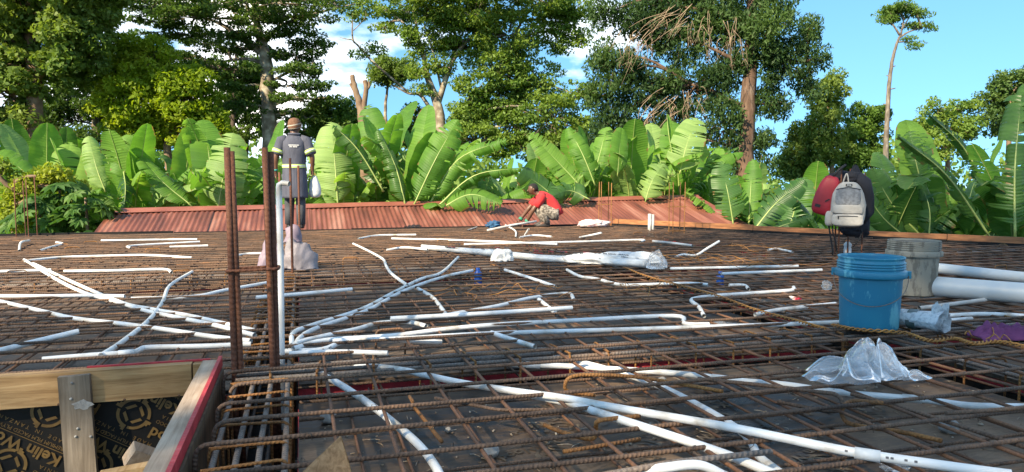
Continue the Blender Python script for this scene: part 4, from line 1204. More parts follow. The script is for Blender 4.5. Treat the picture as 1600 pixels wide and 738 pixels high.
# ------------------------------------------------------------------ people
def skin_mesh(nodes, edges, root=0, sub=2):
    """nodes: name -> (x, y, z, r); one continuous surface grown over the joints"""
    names = list(nodes); idx = {k: i for i, k in enumerate(names)}
    me = bpy.data.meshes.new('skin')
    me.from_pydata([nodes[k][:3] for k in names], [(idx[a], idx[b]) for a, b in edges], [])
    ob = bpy.data.objects.new('skin', me); COL.objects.link(ob)
    ob.modifiers.new('s', 'SKIN')
    for i, k in enumerate(names):
        sv = me.skin_vertices[0].data[i]; r = nodes[k][3]
        sv.radius = r if isinstance(r, tuple) else (r, r)
        sv.use_root = (i == root)
    sb = ob.modifiers.new('u', 'SUBSURF'); sb.levels = sub
    dg = bpy.context.evaluated_depsgraph_get()
    out = bpy.data.meshes.new_from_object(ob.evaluated_get(dg))
    bpy.data.objects.remove(ob); bpy.data.meshes.remove(me)
    out.polygons.foreach_set('use_smooth', [True] * len(out.polygons))
    out.materials.clear()
    return out

def add_hand(nodes, edges, wrist, name, d, side, palm_n, curl=.5, s=1.0):
    """hand: palm then five fingers; d pointing direction, side towards the thumb, palm_n palm normal"""
    d, side, palm_n = Vector(d).normalized(), Vector(side).normalized(), Vector(palm_n).normalized()
    w = Vector(wrist)
    pm = w + d * .05 * s
    nodes[name + 'palm'] = (*pm, (.034 * s, .018 * s)); edges.append((name + 'wrist', name + 'palm'))
    for k, (off, ln) in enumerate(((.026, .070), (.009, .080), (-.009, .074), (-.026, .058))):
        b = w + d * .088 * s + side * off * s
        nodes[f'{name}k{k}'] = (*b, .010 * s); edges.append((name + 'palm', f'{name}k{k}'))
        m = b + (d * math.cos(curl) + palm_n * math.sin(curl)) * ln * .5 * s
        nodes[f'{name}m{k}'] = (*m, .0085 * s); edges.append((f'{name}k{k}', f'{name}m{k}'))
        e = m + (d * math.cos(curl * 2.3) + palm_n * math.sin(curl * 2.3)) * ln * .5 * s
        nodes[f'{name}e{k}'] = (*e, .007 * s); edges.append((f'{name}m{k}', f'{name}e{k}'))
    t0 = w + d * .035 * s + side * .034 * s; t1 = t0 + (d * .7 + side * .5 + palm_n * .4).normalized() * .035 * s; t2 = t1 + (d * .9 + palm_n * .5).normalized() * .028 * s
    nodes[name + 't0'] = (*t0, .012 * s); nodes[name + 't1'] = (*t1, .010 * s); nodes[name + 't2'] = (*t2, .008 * s)
    edges += [(name + 'wrist', name + 't0'), (name + 't0', name + 't1'), (name + 't1', name + 't2')]

M['skin'] = noisy('dark_skin', [(.3, (.095, .042, .024)), (.7, (.155, .072, .042))], 9, .5)
M['coat'] = noisy('navy_work_coat', [(.3, (.050, .054, .076)), (.7, (.088, .093, .125))], 5, .85, bump=.5, bscale=14, stretch=(3, 3, .8))
M['hivis'] = noisy('reflective_band', [(.3, (.42, .58, .13)), (.7, (.55, .68, .22))], 10, .5)
M['silver'] = plain('silver_band', (.62, .66, .60), .35)
M['trouser'] = noisy('charcoal_trousers', [(.3, (.045, .047, .055)), (.7, (.085, .088, .10))], 7, .85, bump=.4, bscale=20)
M['beanie'] = noisy('brown_knit', [(.3, (.12, .055, .03)), (.7, (.19, .095, .055))], 30, .9, bump=.5, bscale=120)
M['cream'] = plain('cream_knit', (.46, .41, .34), .9)
M['shoe'] = plain('dark_shoe', (.035, .03, .028), .6)
def ell(c, rx, ry, n=24, tilt=(0, 0), fold=0, seed=0, rot=0):
    out = []
    for k in range(n):
        g = 2 * PI * k / n
        f_ = 1 + fold * mnoise.noise((math.cos(g) * 3.2, math.sin(g) * 3.2, seed))
        x, y = rx * math.cos(g) * f_, ry * math.sin(g) * f_
        out.append(Vector((c[0] + x, c[1] + y, c[2] + tilt[0] * x + tilt[1] * y)))
    return out
def sleeve(path, radii, n=16, fold=.06, seed=0):
    path = [Vector(p) for p in path]; rings = []
    for i, p in enumerate(path):
        t = (path[min(i + 1, len(path) - 1)] - path[max(i - 1, 0)]).normalized()
        a = Vector((0, 1, 0)) - t * t.y; a.normalize(); b = t.cross(a)
        rings.append([p + (a * math.cos(2 * PI * k / n) + b * math.sin(2 * PI * k / n)) * radii[i] * (1 + fold * mnoise.noise((math.cos(2 * PI * k / n) * 3, math.sin(2 * PI * k / n) * 3, i * .8 + seed))) for k in range(n)])
    return MB().loft(rings)

# the standing worker: local axes x to his right, y the way he faces, z up
mp_ = at(462, 357); mp_.z = .002
man = thing('person', 'person standing with their back turned in a navy work coat and brown beanie', 'person', mp_, -math.atan2(mp_.x, mp_.y) - R(3))
N, E_ = {}, []
def nodechain(*seq):
    for a, b in zip(seq, seq[1:]): E_.append((a, b))
N.update({'pelvis': (0, 0, .93, .125), 'belly': (0, .01, 1.08, .120), 'chest': (0, .0, 1.28, (.150, .115)), 'neckb': (0, -.005, 1.43, .075), 'neck': (.008, .01, 1.50, .064),
          'jaw': (.022, .035, 1.575, .082), 'skull': (.016, .022, 1.645, .100), 'crown': (.012, .012, 1.70, .070)})
man.scale = (.95, .95, .95)
nodechain('pelvis', 'belly', 'chest', 'neckb', 'neck', 'jaw', 'skull', 'crown')
for s_, nm in ((-1, 'l'), (1, 'r')):
    N.update({nm + 'hip': (s_ * .095, 0, .86, .092), nm + 'knee': (s_ * .088, .02 + (.07 if s_ < 0 else 0), .48, .060), nm + 'ankle': (s_ * (.10 if s_ < 0 else .085), -.02 + (.10 if s_ < 0 else 0), .09, .042), nm + 'toe': (s_ * .12, .13 + (.10 if s_ < 0 else 0), .035, .035)})
    nodechain('pelvis', nm + 'hip', nm + 'knee', nm + 'ankle', nm + 'toe')
    el = (s_ * .285, -.045, 1.13) if s_ > 0 else (s_ * .275, -.03, 1.13)
    wr = (.275, .02, .935) if s_ > 0 else (-.285, .03, .90)
    N.update({nm + 'sh': (s_ * .175, 0, 1.40, .068), nm + 'el': (*el, .044), nm + 'wrist': (*wr, .029)})
    nodechain('chest', nm + 'sh', nm + 'el', nm + 'wrist')
    add_hand(N, E_, wr, nm, (0.0, .10, -1), (0, 1, .1), (-s_, 0, 0), .75 if s_ > 0 else .35)
body = new_obj('body', skin_mesh(N, E_, 0, 2), M['skin'], man)
fm = MB()                                                  # ears and nose
for s_ in (-1, 1): fm.loft([ell((.018 + s_ * .086, .018, 1.59 + .012 * j), .010 * (1.1 - abs(j - 2) * .3), .020 * (1.1 - abs(j - 2) * .28), 8) for j in range(5)])
fm.loft([ell((.045, .118, 1.585), .016, .016, 8), ell((.045, .122, 1.60), .013, .016, 8), ell((.044, .108, 1.63), .008, .010, 8)])
part('ears_and_nose', fm, M['skin'], man, world=False)
rings = []
for j, (z, rx, ry, fo) in enumerate(((.485, .205, .165, .10), (.52, .206, .165, .10), (.65, .198, .158, .09), (.80, .192, .152, .07), (.93, .183, .142, .05), (1.0, .178, .135, .04), (1.06, .178, .133, .05), (1.18, .190, .137, .05), (1.30, .205, .138, .04), (1.38, .205, .126, .03), (1.43, .175, .108, .02), (1.465, .115, .090, .0), (1.48, .080, .075, 0))):
    rings.append(ell((0, -.002, z), rx, ry, 36, fold=fo, seed=z * 2.2))
coat = part('coat', MB().loft(rings), M['coat'], man, world=False)
part('coat_collar', MB().loft([ell((.004, .0, 1.465), .088, .080, 20), ell((.006, -.004, 1.50), .084, .078, 20), ell((.006, -.010, 1.515), .086, .080, 20), ell((.006, -.012, 1.49), .098, .092, 20)], cap=False), M['coat'], coat, world=False)
part('waist_band', MB().loft([ell((0, -.002, .965), .187, .145, 30), ell((0, -.002, 1.02), .184, .141, 30)], cap=False), M['hivis'], coat, world=False)
part('waist_stripe', MB().loft([ell((0, -.002, .985), .189, .147, 30), ell((0, -.002, 1.003), .188, .146, 30)], cap=False), M['silver'], coat, world=False)
for s_, nm in ((-1, 'l'), (1, 'r')):
    sh, el = Vector(N[nm + 'sh'][:3]), Vector(N[nm + 'el'][:3])
    e2 = sh.lerp(el, .84)
    part('sleeve', sleeve([sh + Vector((-s_ * .07, 0, .005)), sh.lerp(el, .05) + Vector((s_ * .008, 0, .0)), sh.lerp(el, .4), sh.lerp(el, .7), e2], [.088, .090, .084, .083, .085], seed=s_), M['coat'], coat, world=False)
    part('sleeve_band', sleeve([sh.lerp(el, .56), sh.lerp(el, .76)], [.0905, .0915], 18, 0), M['hivis'], coat, world=False)
    part('sleeve_stripe', sleeve([sh.lerp(el, .635), sh.lerp(el, .685)], [.0925, .093], 18, 0), M['silver'], coat, world=False)
    hp, kn, an = [Vector(N[nm + q_][:3]) for q_ in ('hip', 'knee', 'ankle')]
    part('trouser_leg', sleeve([hp, hp.lerp(kn, .5), kn, kn.lerp(an, .5), an + Vector((0, 0, -.03))], [.105, .092, .080, .072, .068], seed=3 + s_, fold=.10), M['trouser'], man, world=False)
    part('shoe', MB().loft([ell((an.x + .004 * s_, an.y + .065, .0), .045, .135, 16), ell((an.x + .004 * s_, an.y + .065, .03), .047, .138, 16), ell((an.x, an.y + .04, .065), .042, .10, 16), ell((an.x, an.y, .10), .040, .055, 16)]), M['shoe'], man, world=False)
bn = part('beanie', MB().loft([ell((.016, .012, 1.585), .098, .106, 24, (.06, .16)), ell((.016, .012, 1.620), .103, .110, 24, (.06, .16)), ell((.016, .010, 1.665), .103, .108, 24, (.05, .14)), ell((.015, .004, 1.71), .091, .094, 24, (0, .1)), ell((.014, -.002, 1.742), .062, .064, 24), ell((.013, -.004, 1.755), .020, .020, 24)]), M['beanie'], man, world=False)
part('cap_stripe', MB().loft([ell((.016, .012, 1.642), .1060, .1120, 24, (.22, .14)), ell((.016, .011, 1.658), .1060, .1112, 24, (.22, .13))], cap=False), M['cream'], bn, world=False)
part('cap_stripe', MB().loft([ell((.016, .012, 1.594), .1010, .1085, 24, (.14, .16)), ell((.016, .012, 1.600), .1020, .1095, 24, (.14, .16))], cap=False), M['cream'], bn, world=False)
# two short lines of white print on the back, too small to be read
wr_ = random.Random(4); pm_ = MB()
for z, x0, x1 in ((1.318, -.085, .085), (1.292, -.058, .060)):
    x = x0
    while x < x1:
        w_ = wr_.uniform(.007, .014)
        if wr_.random() > .12:
            yb = -.002 - .1375 * math.sqrt(max(0, 1 - (x / .205) ** 2)) - .007
            pm_.box((x + w_ / 2, yb, z), (w_ * .9, .003, .017 * wr_.uniform(.8, 1.05)))
        x += w_ + .003
part('back_print', pm_, M['white'], coat, world=False, smooth=False)['kind'] = 'stuff'
rw = Vector(N['rwrist'][:3])
man_m = Matrix.Translation(man.location) @ Matrix.Rotation(man.rotation_euler.z, 4, 'Z') @ Matrix.Scale(.95, 4)
hp_ = man_m @ (rw + Vector((0, .03, -.10)))
cb = thing('carrier_bag', 'clear plastic bag of white fittings held in the standing worker\'s right hand', 'plastic bag', hp_ + Vector((0, 0, -.33)))
rings = []
for j, (z, r_) in enumerate(((0, .02), (.01, .07), (.06, .092), (.13, .088), (.20, .075), (.27, .06), (.31, .038), (.335, .024))):
    rings.append(ell((hp_.x + .03, hp_.y, hp_.z - .33 + z), r_, r_ * .7, 18, fold=.25, seed=j * .7))
part('film', MB().loft(rings), M['milky'], cb)
for k in range(7):
    part('fitting', MB().tube([(hp_.x + .03 + wr_.uniform(-.04, .04), hp_.y + wr_.uniform(-.03, .03), hp_.z - .31 + .02 * k), (hp_.x + .03 + wr_.uniform(-.05, .05), hp_.y + wr_.uniform(-.03, .03), hp_.z - .27 + .02 * k)], .016, 10), M['pvc'], cb)
# wristband
lw = Vector(N['lwrist'][:3]); part('wristband', sleeve([lw + Vector((0, -.008, .045)), lw + Vector((0, -.004, .015))], [.036, .035], 14, 0), plain('teal_band', (.02, .25, .22), .6), man, world=False)

# the crouching worker: local x the way he faces, z up
K = .86
cpos = at(858, 354); cpos.z = .004
vdir = Vector((cpos.x, cpos.y, 0)).normalized(); lft = Vector((-vdir.y, vdir.x, 0))
man2 = thing('person', 'crouching person in a red shirt and grey patterned trousers reaching down to the bars', 'person', cpos, math.atan2(lft.y, lft.x) + R(8))
man2.scale = (K, K, K)
N, E_ = {}, []
N.update({'pelvis': (-.10, 0, .235, .125), 'belly': (-.04, 0, .36, .122), 'chest': (.09, 0, .50, (.125, .145)), 'neckb': (.20, 0, .585, .070), 'neck': (.245, 0, .625, .054),
          'jaw': (.335, .0, .632, .078), 'skull': (.308, .0, .700, .102), 'crown': (.285, 0, .752, .074)})
nodechain('pelvis', 'belly', 'chest', 'neckb', 'neck', 'jaw', 'skull', 'crown')
for s_, nm in ((-1, 'r'), (1, 'l')):                      # s_=+1: his left, the side turned to the camera
    N.update({nm + 'hip': (-.06, s_ * .10, .23, .092), nm + 'knee': (.26, s_ * .155, .385, .064), nm + 'ankle': (.06, s_ * .14, .09, .044), nm + 'toe': (.20, s_ * .155, .035, .036)})
    nodechain('pelvis', nm + 'hip', nm + 'knee', nm + 'ankle', nm + 'toe')
    el, wr = ((.33, s_ * .21, .30), (.42, s_ * .10, .10)) if s_ > 0 else ((.36, s_ * .19, .32), (.52, s_ * .08, .13))
    N.update({nm + 'sh': (.16, s_ * .165, .535, .066), nm + 'el': (*el, .044), nm + 'wrist': (*wr, .029)})
    nodechain('chest', nm + 'sh', nm + 'el', nm + 'wrist')
    add_hand(N, E_, wr, nm, (.75, -s_ * .15, -.55), (0, -s_, .2), (-.5, 0, -.8), .5)
new_obj('body', skin_mesh(N, E_, 0, 2), M['skin'], man2)
hb = MB(); hr_ = []
for j in range(6):
    t = j / 5
    hr_.append(ell((.292 - .012 * t, 0, .682 + .108 * math.sin(t * PI / 2)), .090 * math.cos(t * PI / 2 * .97) + .003, .086 * math.cos(t * PI / 2 * .97) + .003, 20, (.42 * (1 - t), 0)))
part('hair', hb.loft(hr_), plain('black_hair', (.012, .010, .009), .9), man2, world=False)
fm = MB()
for s_ in (-1, 1): fm.loft([ell((.300, s_ * .088, .655 + .012 * j), .020 * (1.1 - abs(j - 2) * .28), .010, 8) for j in range(5)])
fm.loft([ell((.402, 0, .640), .016, .014, 8), ell((.398, 0, .655), .014, .012, 8), ell((.384, 0, .685), .009, .008, 8)])
part('ears_and_nose', fm, M['skin'], man2, world=False)
M['shirt'] = noisy('red_shirt', [(.3, (.46, .018, .022)), (.7, (.62, .04, .04))], 5, .85, bump=.5, bscale=9)
rings = []
spine = [(-.155, .20), (-.115, .285), (-.05, .38), (.03, .465), (.11, .53), (.175, .565), (.215, .595)]
wid_ = [(.125, .165), (.132, .170), (.136, .172), (.135, .182), (.120, .190), (.095, .165), (.066, .075)]
for i, ((x, z), (a, b)) in enumerate(zip(spine, wid_)):
    x2, z2 = spine[min(i + 1, 6)]; x1, z1 = spine[max(i - 1, 0)]
    tx, tz = x2 - x1, z2 - z1; l = math.hypot(tx, tz); tx, tz = tx / l, tz / l
    rings.append([Vector((x - tz * math.cos(g) * a * f_, math.sin(g) * b * f_, z + tx * math.cos(g) * a * f_)) for g in [2 * PI * k / 28 for k in range(28)] for f_ in [1 + .06 * mnoise.noise((math.cos(g) * 3, math.sin(g) * 3, i * .9))]])
shirt = part('shirt', MB().loft(rings), M['shirt'], man2, world=False)
M['pattern'] = noisy('mottled_grey_trousers', [(.42, (.10, .085, .07)), (.5, (.22, .19, .155)), (.58, (.33, .29, .24))], 26, .9, bump=.3, bscale=20, detail=4)
for s_, nm in ((-1, 'r'), (1, 'l')):
    sh, el = Vector(N[nm + 'sh'][:3]), Vector(N[nm + 'el'][:3])
    part('sleeve', sleeve([sh + Vector((-.02, -s_ * .05, .02)), sh, sh.lerp(el, .4), sh.lerp(el, .72)], [.080, .082, .080, .080], seed=s_ + 6, fold=.1), M['shirt'], shirt, world=False)
    hp, kn, an = [Vector(N[nm + q_][:3]) for q_ in ('hip', 'knee', 'ankle')]
    part('trouser_leg', sleeve([hp + Vector((-.09, 0, .0)), hp, hp.lerp(kn, .5), kn + Vector((.005, 0, .012)), kn.lerp(an, .25) + Vector((.012, 0, .02)), kn.lerp(an, .65), an + Vector((-.01, 0, -.03))], [.118, .120, .103, .080, .080, .072, .064], seed=s_ + 9, fold=.12), M['pattern'], man2, world=False)
    part('shoe', MB().loft([ell((an.x + .07, an.y, .0), .135, .045, 16), ell((an.x + .07, an.y, .03), .138, .047, 16), ell((an.x + .04, an.y, .07), .095, .042, 16), ell((an.x, an.y, .105), .05, .04, 16)]), M['shoe'], man2, world=False)
    wr = Vector(N[nm + 'wrist'][:3]); part('glove_cuff', sleeve([wr.lerp(el, .10), wr + Vector((.015, 0, -.012))], [.040, .040], 14, 0), plain('green_cuff', (.03, .26, .16), .8), man2, world=False)
# the bar he works with
single('conduit_pipe', MB().tube([at(762, 360, .03), at(800, 352, .07), at(838, 346, .12)], .016, 8), M['pvc_dirty'], 'grey pipe held slanting in front of the crouching worker', 'conduit pipe')

# ------------------------------------------------------------------ backpack, red bag and jacket on the starter bars
bx_dir = Vector((BP.x, BP.y, 0)).normalized(); rgt = Vector((bx_dir.y, -bx_dir.x, 0)); brz = -math.atan2(bx_dir.x, bx_dir.y)
def superbox(c, sx, sy, sz, e=.35, n=22, m=16, top=.75, seed=0, wob=.03):
    """rounded soft box; narrower at the top"""
    rings = []
    def sg(v, p): return math.copysign(abs(v) ** p, v)
    for j in range(m + 1):
        ph = -PI / 2 + PI * j / m; cz = sg(math.sin(ph), e); cr_ = max(.02, abs(math.cos(ph)) ** e)
        tp = 1 - (1 - top) * max(0, cz) ** 1.6
        rg = []
        for k in range(n):
            g = 2 * PI * k / n
            w_ = 1 + wob * mnoise.noise((math.cos(g) * 2 + seed, math.sin(g) * 2, cz * 2))
            rg.append(Vector(c) + Vector((sx * cr_ * sg(math.cos(g), .5) * tp * w_, sy * cr_ * sg(math.sin(g), .6) * w_, sz * cz)))
        rings.append(rg)
    return MB().loft(rings)
M['canvas'] = noisy('pale_canvas', [(.3, (.30, .28, .255)), (.7, (.42, .395, .36))], 9, .9, bump=.5, bscale=40)
M['meshgrey'] = noisy('grey_mesh_panel', [(.4, (.17, .17, .175)), (.6, (.26, .26, .265))], 40, .8)
M['black'] = noisy('black_cloth', [(.3, (.008, .008, .012)), (.7, (.022, .022, .03))], 6, .9, bump=.5, bscale=14)
M['redbag'] = noisy('red_nylon', [(.3, (.24, .006, .014)), (.7, (.36, .014, .028))], 7, .55, bump=.3, bscale=12)
M['strap'] = plain('black_strap', (.012, .012, .014), .7)
# jacket
jk = thing('jacket', 'black jacket draped over the starter bars behind the backpack', 'jacket', BP + Vector((0, 0, .35)), brz)
def lump(c, size, seed, amp=.2, sub=4): return crumple(c, size, seed, amp, sub, 2.0, 1.2, .35)
part('body', film_lump((.05, .03, -.10), (.175, .085, .56), 61.3, .3, 4), M['black'], jk, world=False)
part('shoulder', lump((-.03, .015, .39), (.165, .09, .085), 64, .35), M['black'], jk, world=False)
part('sleeve', sleeve([(.07, .0, .42), (.13, .0, .35), (.172, .0, .22), (.165, -.01, .08), (.12, -.01, -.03)], [.05, .062, .060, .055, .040], 14, .5, 4), M['black'], jk, world=False)
# red bag
rb = thing('shoulder_bag', 'red bag hanging left of the pale backpack', 'bag', BP - rgt * .19 - bx_dir * .06 + Vector((0, 0, .385)), brz)
tilt = Matrix.Rotation(R(16), 3, 'Y')
mb = superbox((0, 0, 0), .105, .075, .195, .5, top=.7, seed=3); mb.v = [tuple(tilt @ Vector(p) + Vector((-.0, -.06, .195))) for p in mb.v]
part('body', mb, M['redbag'], rb, world=False)
part('strap', MB().tube([(.04, -.09, .36), (.10, -.09, .44), (.16, -.04, .49)], .012, 8), M['strap'], rb, world=False)
part('buckle', MB().box((-.075, -.132, .10), (.05, .012, .028), tilt), M['strap'], rb, world=False, smooth=False)
part('buckle', MB().box((.01, -.136, .15), (.045, .012, .012), Matrix.Rotation(R(-30), 3, 'Y')), M['strap'], rb, world=False, smooth=False)
# backpack
bk = thing('backpack', 'pale grey backpack with a mesh panel hanging on the starter bars', 'backpack', BP + rgt * .0 - bx_dir * .17 + Vector((0, 0, .28)), brz); bk.scale = (.94, .94, .96)
part('body', superbox((0, 0, .225), .165, .085, .225, .45, top=.60, seed=8, wob=.07), M['canvas'], bk, world=False)
part('mesh_panel', superbox((0, -.068, .305), .118, .026, .088, .35, top=.92, seed=2, wob=.01), M['meshgrey'], bk, world=False)
part('upper_pocket', superbox((0, -.074, .175), .142, .032, .050, .4, top=.97, seed=4), M['canvas'], bk, world=False)
part('lower_pocket', superbox((0, -.080, .075), .148, .040, .060, .4, top=.97, seed=5), M['canvas'], bk, world=False)
part('zip', MB().tube([(-.09, -.121, .112), (.0, -.124, .115), (.095, -.121, .112)], .0035, 6), M['strap'], bk, world=False)
part('zip', MB().tube([(-.125, -.098, .155), (-.128, -.104, .14), (0, -.112, .136), (.125, -.104, .14)], .0028, 6), M['strap'], bk, world=False)
part('zip', MB().tube([(-.115, -.088, .375), (0, -.100, .398), (.115, -.088, .375)], .0035, 6), M['strap'], bk, world=False)
part('zip_pull', MB().box((-.083, -.127, .098), (.010, .005, .028)), M['strap'], bk, world=False, smooth=False)
part('badge', MB().box((.005, -.078, .418), (.058, .010, .022), Matrix.Rotation(R(25), 3, 'X')), M['strap'], bk, world=False, smooth=False)
part('badge_print', MB().box((.005, -.0845, .418), (.040, .003, .009), Matrix.Rotation(R(25), 3, 'X')), M['white'], bk, world=False, smooth=False)
part('carry_loop', MB().tube(smooth_path([(-.055, .02, .43), (-.035, .02, .50), (-.02, .02, .53), (-.008, .02, .50), (.0, .02, .435)], 4), .007, 6), M['canvas'], bk, world=False)
part('side_strap', MB().tube([(-.155, -.02, .09), (-.175, -.03, .12), (-.18, -.02, .09), (-.165, 0, -.02), (-.13, .02, -.22), (-.125, .02, -.29)], .009, 6), M['strap'], bk, world=False)
part('side_strap', MB().tube([(.13, .0, .02), (.14, .02, -.05), (.11, .03, -.14), (.06, .04, -.20)], .005, 6), M['strap'], bk, world=False)
part('side_strap', MB().tube([(-.14, -.02, .03), (-.13, .0, -.06), (-.10, .02, -.16), (-.09, .02, -.24)], .007, 6), M['strap'], bk, world=False)
part('side_pocket', superbox((-.165, -.02, .085), .045, .05, .075, .5, top=.8, seed=9), M['canvas'], bk, world=False)

# ------------------------------------------------------------------ banana plants
def leaf_shader(name, stops, trans, scale, rough=.45, veins=False, tfac=.38, spec=.35):
    m, n, b = base_mat(name)
    tc = nd(n, 'ShaderNodeTexCoord'); oi = nd(n, 'ShaderNodeObjectInfo')
    no = nd(n, 'ShaderNodeTexNoise', Scale=scale, Detail=3); n.links.new(tc.outputs['Object'], no.inputs['Vector'])
    ad = nd(n, 'ShaderNodeMath', operation='MULTIPLY_ADD'); n.links.new(oi.outputs['Random'], ad.inputs[0]); ad.inputs[1].default_value = .35
    sb = nd(n, 'ShaderNodeMath', operation='SUBTRACT'); n.links.new(no.outputs['Fac'], sb.inputs[0]); sb.inputs[1].default_value = .175
    n.links.new(sb.outputs[0], ad.inputs[2])
    r = ramp(n, ad.outputs[0], stops)
    col = r.outputs[0]
    b.inputs['Roughness'].default_value = rough; b.inputs['Specular IOR Level'].default_value = spec
    if veins:
        sp = nd(n, 'ShaderNodeSeparateXYZ'); n.links.new(tc.outputs['UV'], sp.inputs[0])
        wv = nd(n, 'ShaderNodeMath', operation='SINE'); mu = nd(n, 'ShaderNodeMath', operation='MULTIPLY'); mu.inputs[1].default_value = 260
        n.links.new(sp.outputs[0], mu.inputs[0]); n.links.new(mu.outputs[0], wv.inputs[0])
        bp = nd(n, 'ShaderNodeBump', Strength=.25, Distance=.01); n.links.new(wv.outputs[0], bp.inputs['Height'])
        n.links.new(bp.outputs[0], b.inputs['Normal'])
        # broad paler and darker bands between the side veins
        n3 = nd(n, 'ShaderNodeTexNoise', Scale=1.0, Detail=2); cx = nd(n, 'ShaderNodeCombineXYZ'); m5 = nd(n, 'ShaderNodeMath', operation='MULTIPLY'); m5.inputs[1].default_value = 26
        n.links.new(sp.outputs[0], m5.inputs[0]); n.links.new(m5.outputs[0], cx.inputs[0]); n.links.new(oi.outputs['Random'], cx.inputs[1]); n.links.new(cx.outputs[0], n3.inputs['Vector'])
        r3 = ramp(n, n3.outputs['Fac'], [(.3, (.80, .84, .80)), (.7, (1.15, 1.12, 1.05))])
        mx = nd(n, 'ShaderNodeMixRGB', blend_type='MULTIPLY'); mx.inputs[0].default_value = 1; n.links.new(col, mx.inputs[1]); n.links.new(r3.outputs[0], mx.inputs[2]); col = mx.outputs[0]
    if veins:                                            # dry brown blade edge in places
        n4 = nd(n, 'ShaderNodeTexNoise', Scale=7, Detail=4); n.links.new(tc.outputs['Object'], n4.inputs['Vector'])
        m7 = nd(n, 'ShaderNodeMath', operation='MULTIPLY_ADD'); n.links.new(sp.outputs[1], m7.inputs[0]); m7.inputs[1].default_value = 1.0; n.links.new(n4.outputs['Fac'], m7.inputs[2])
        mr = nd(n, 'ShaderNodeMapRange'); n.links.new(m7.outputs[0], mr.inputs['Value']); mr.inputs['From Min'].default_value = 1.52; mr.inputs['From Max'].default_value = 1.60
        mb_ = nd(n, 'ShaderNodeMixRGB'); n.links.new(mr.outputs[0], mb_.inputs[0]); n.links.new(col, mb_.inputs[1]); mb_.inputs[2].default_value = (.22, .13, .05, 1); col = mb_.outputs[0]
    n.links.new(col, b.inputs['Base Color'])
    tr = nd(n, 'ShaderNodeBsdfTranslucent')
    mt = nd(n, 'ShaderNodeMixRGB', blend_type='MULTIPLY'); mt.inputs[0].default_value = 1; mt.inputs[2].default_value = (*trans, 1)
    n.links.new(col, mt.inputs[1]); n.links.new(mt.outputs[0], tr.inputs['Color'])
    ms = nd(n, 'ShaderNodeMixShader'); ms.inputs[0].default_value = tfac
    out = n.nodes['Material Output']
    n.links.new(b.outputs[0], ms.inputs[1]); n.links.new(tr.outputs[0], ms.inputs[2]); n.links.new(ms.outputs[0], out.inputs['Surface'])
    return m
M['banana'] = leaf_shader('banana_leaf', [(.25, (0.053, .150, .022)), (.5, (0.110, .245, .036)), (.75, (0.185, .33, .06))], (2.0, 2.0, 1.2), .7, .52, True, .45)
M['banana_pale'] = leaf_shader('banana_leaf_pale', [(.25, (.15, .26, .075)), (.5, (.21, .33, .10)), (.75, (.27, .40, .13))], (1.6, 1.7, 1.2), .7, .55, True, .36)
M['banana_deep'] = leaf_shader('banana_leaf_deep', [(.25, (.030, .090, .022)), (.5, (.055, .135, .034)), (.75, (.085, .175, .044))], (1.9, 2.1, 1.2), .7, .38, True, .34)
M['midrib'] = noisy('banana_midrib', [(.3, (.22, .30, .08)), (.7, (.34, .40, .13))], 5, .5)
M['pseudostem'] = noisy('banana_pseudostem', [(.3, (.10, .10, .035)), (.55, (.20, .21, .075)), (.75, (.14, .085, .04))], 3, .6, stretch=(3, 3, .5))

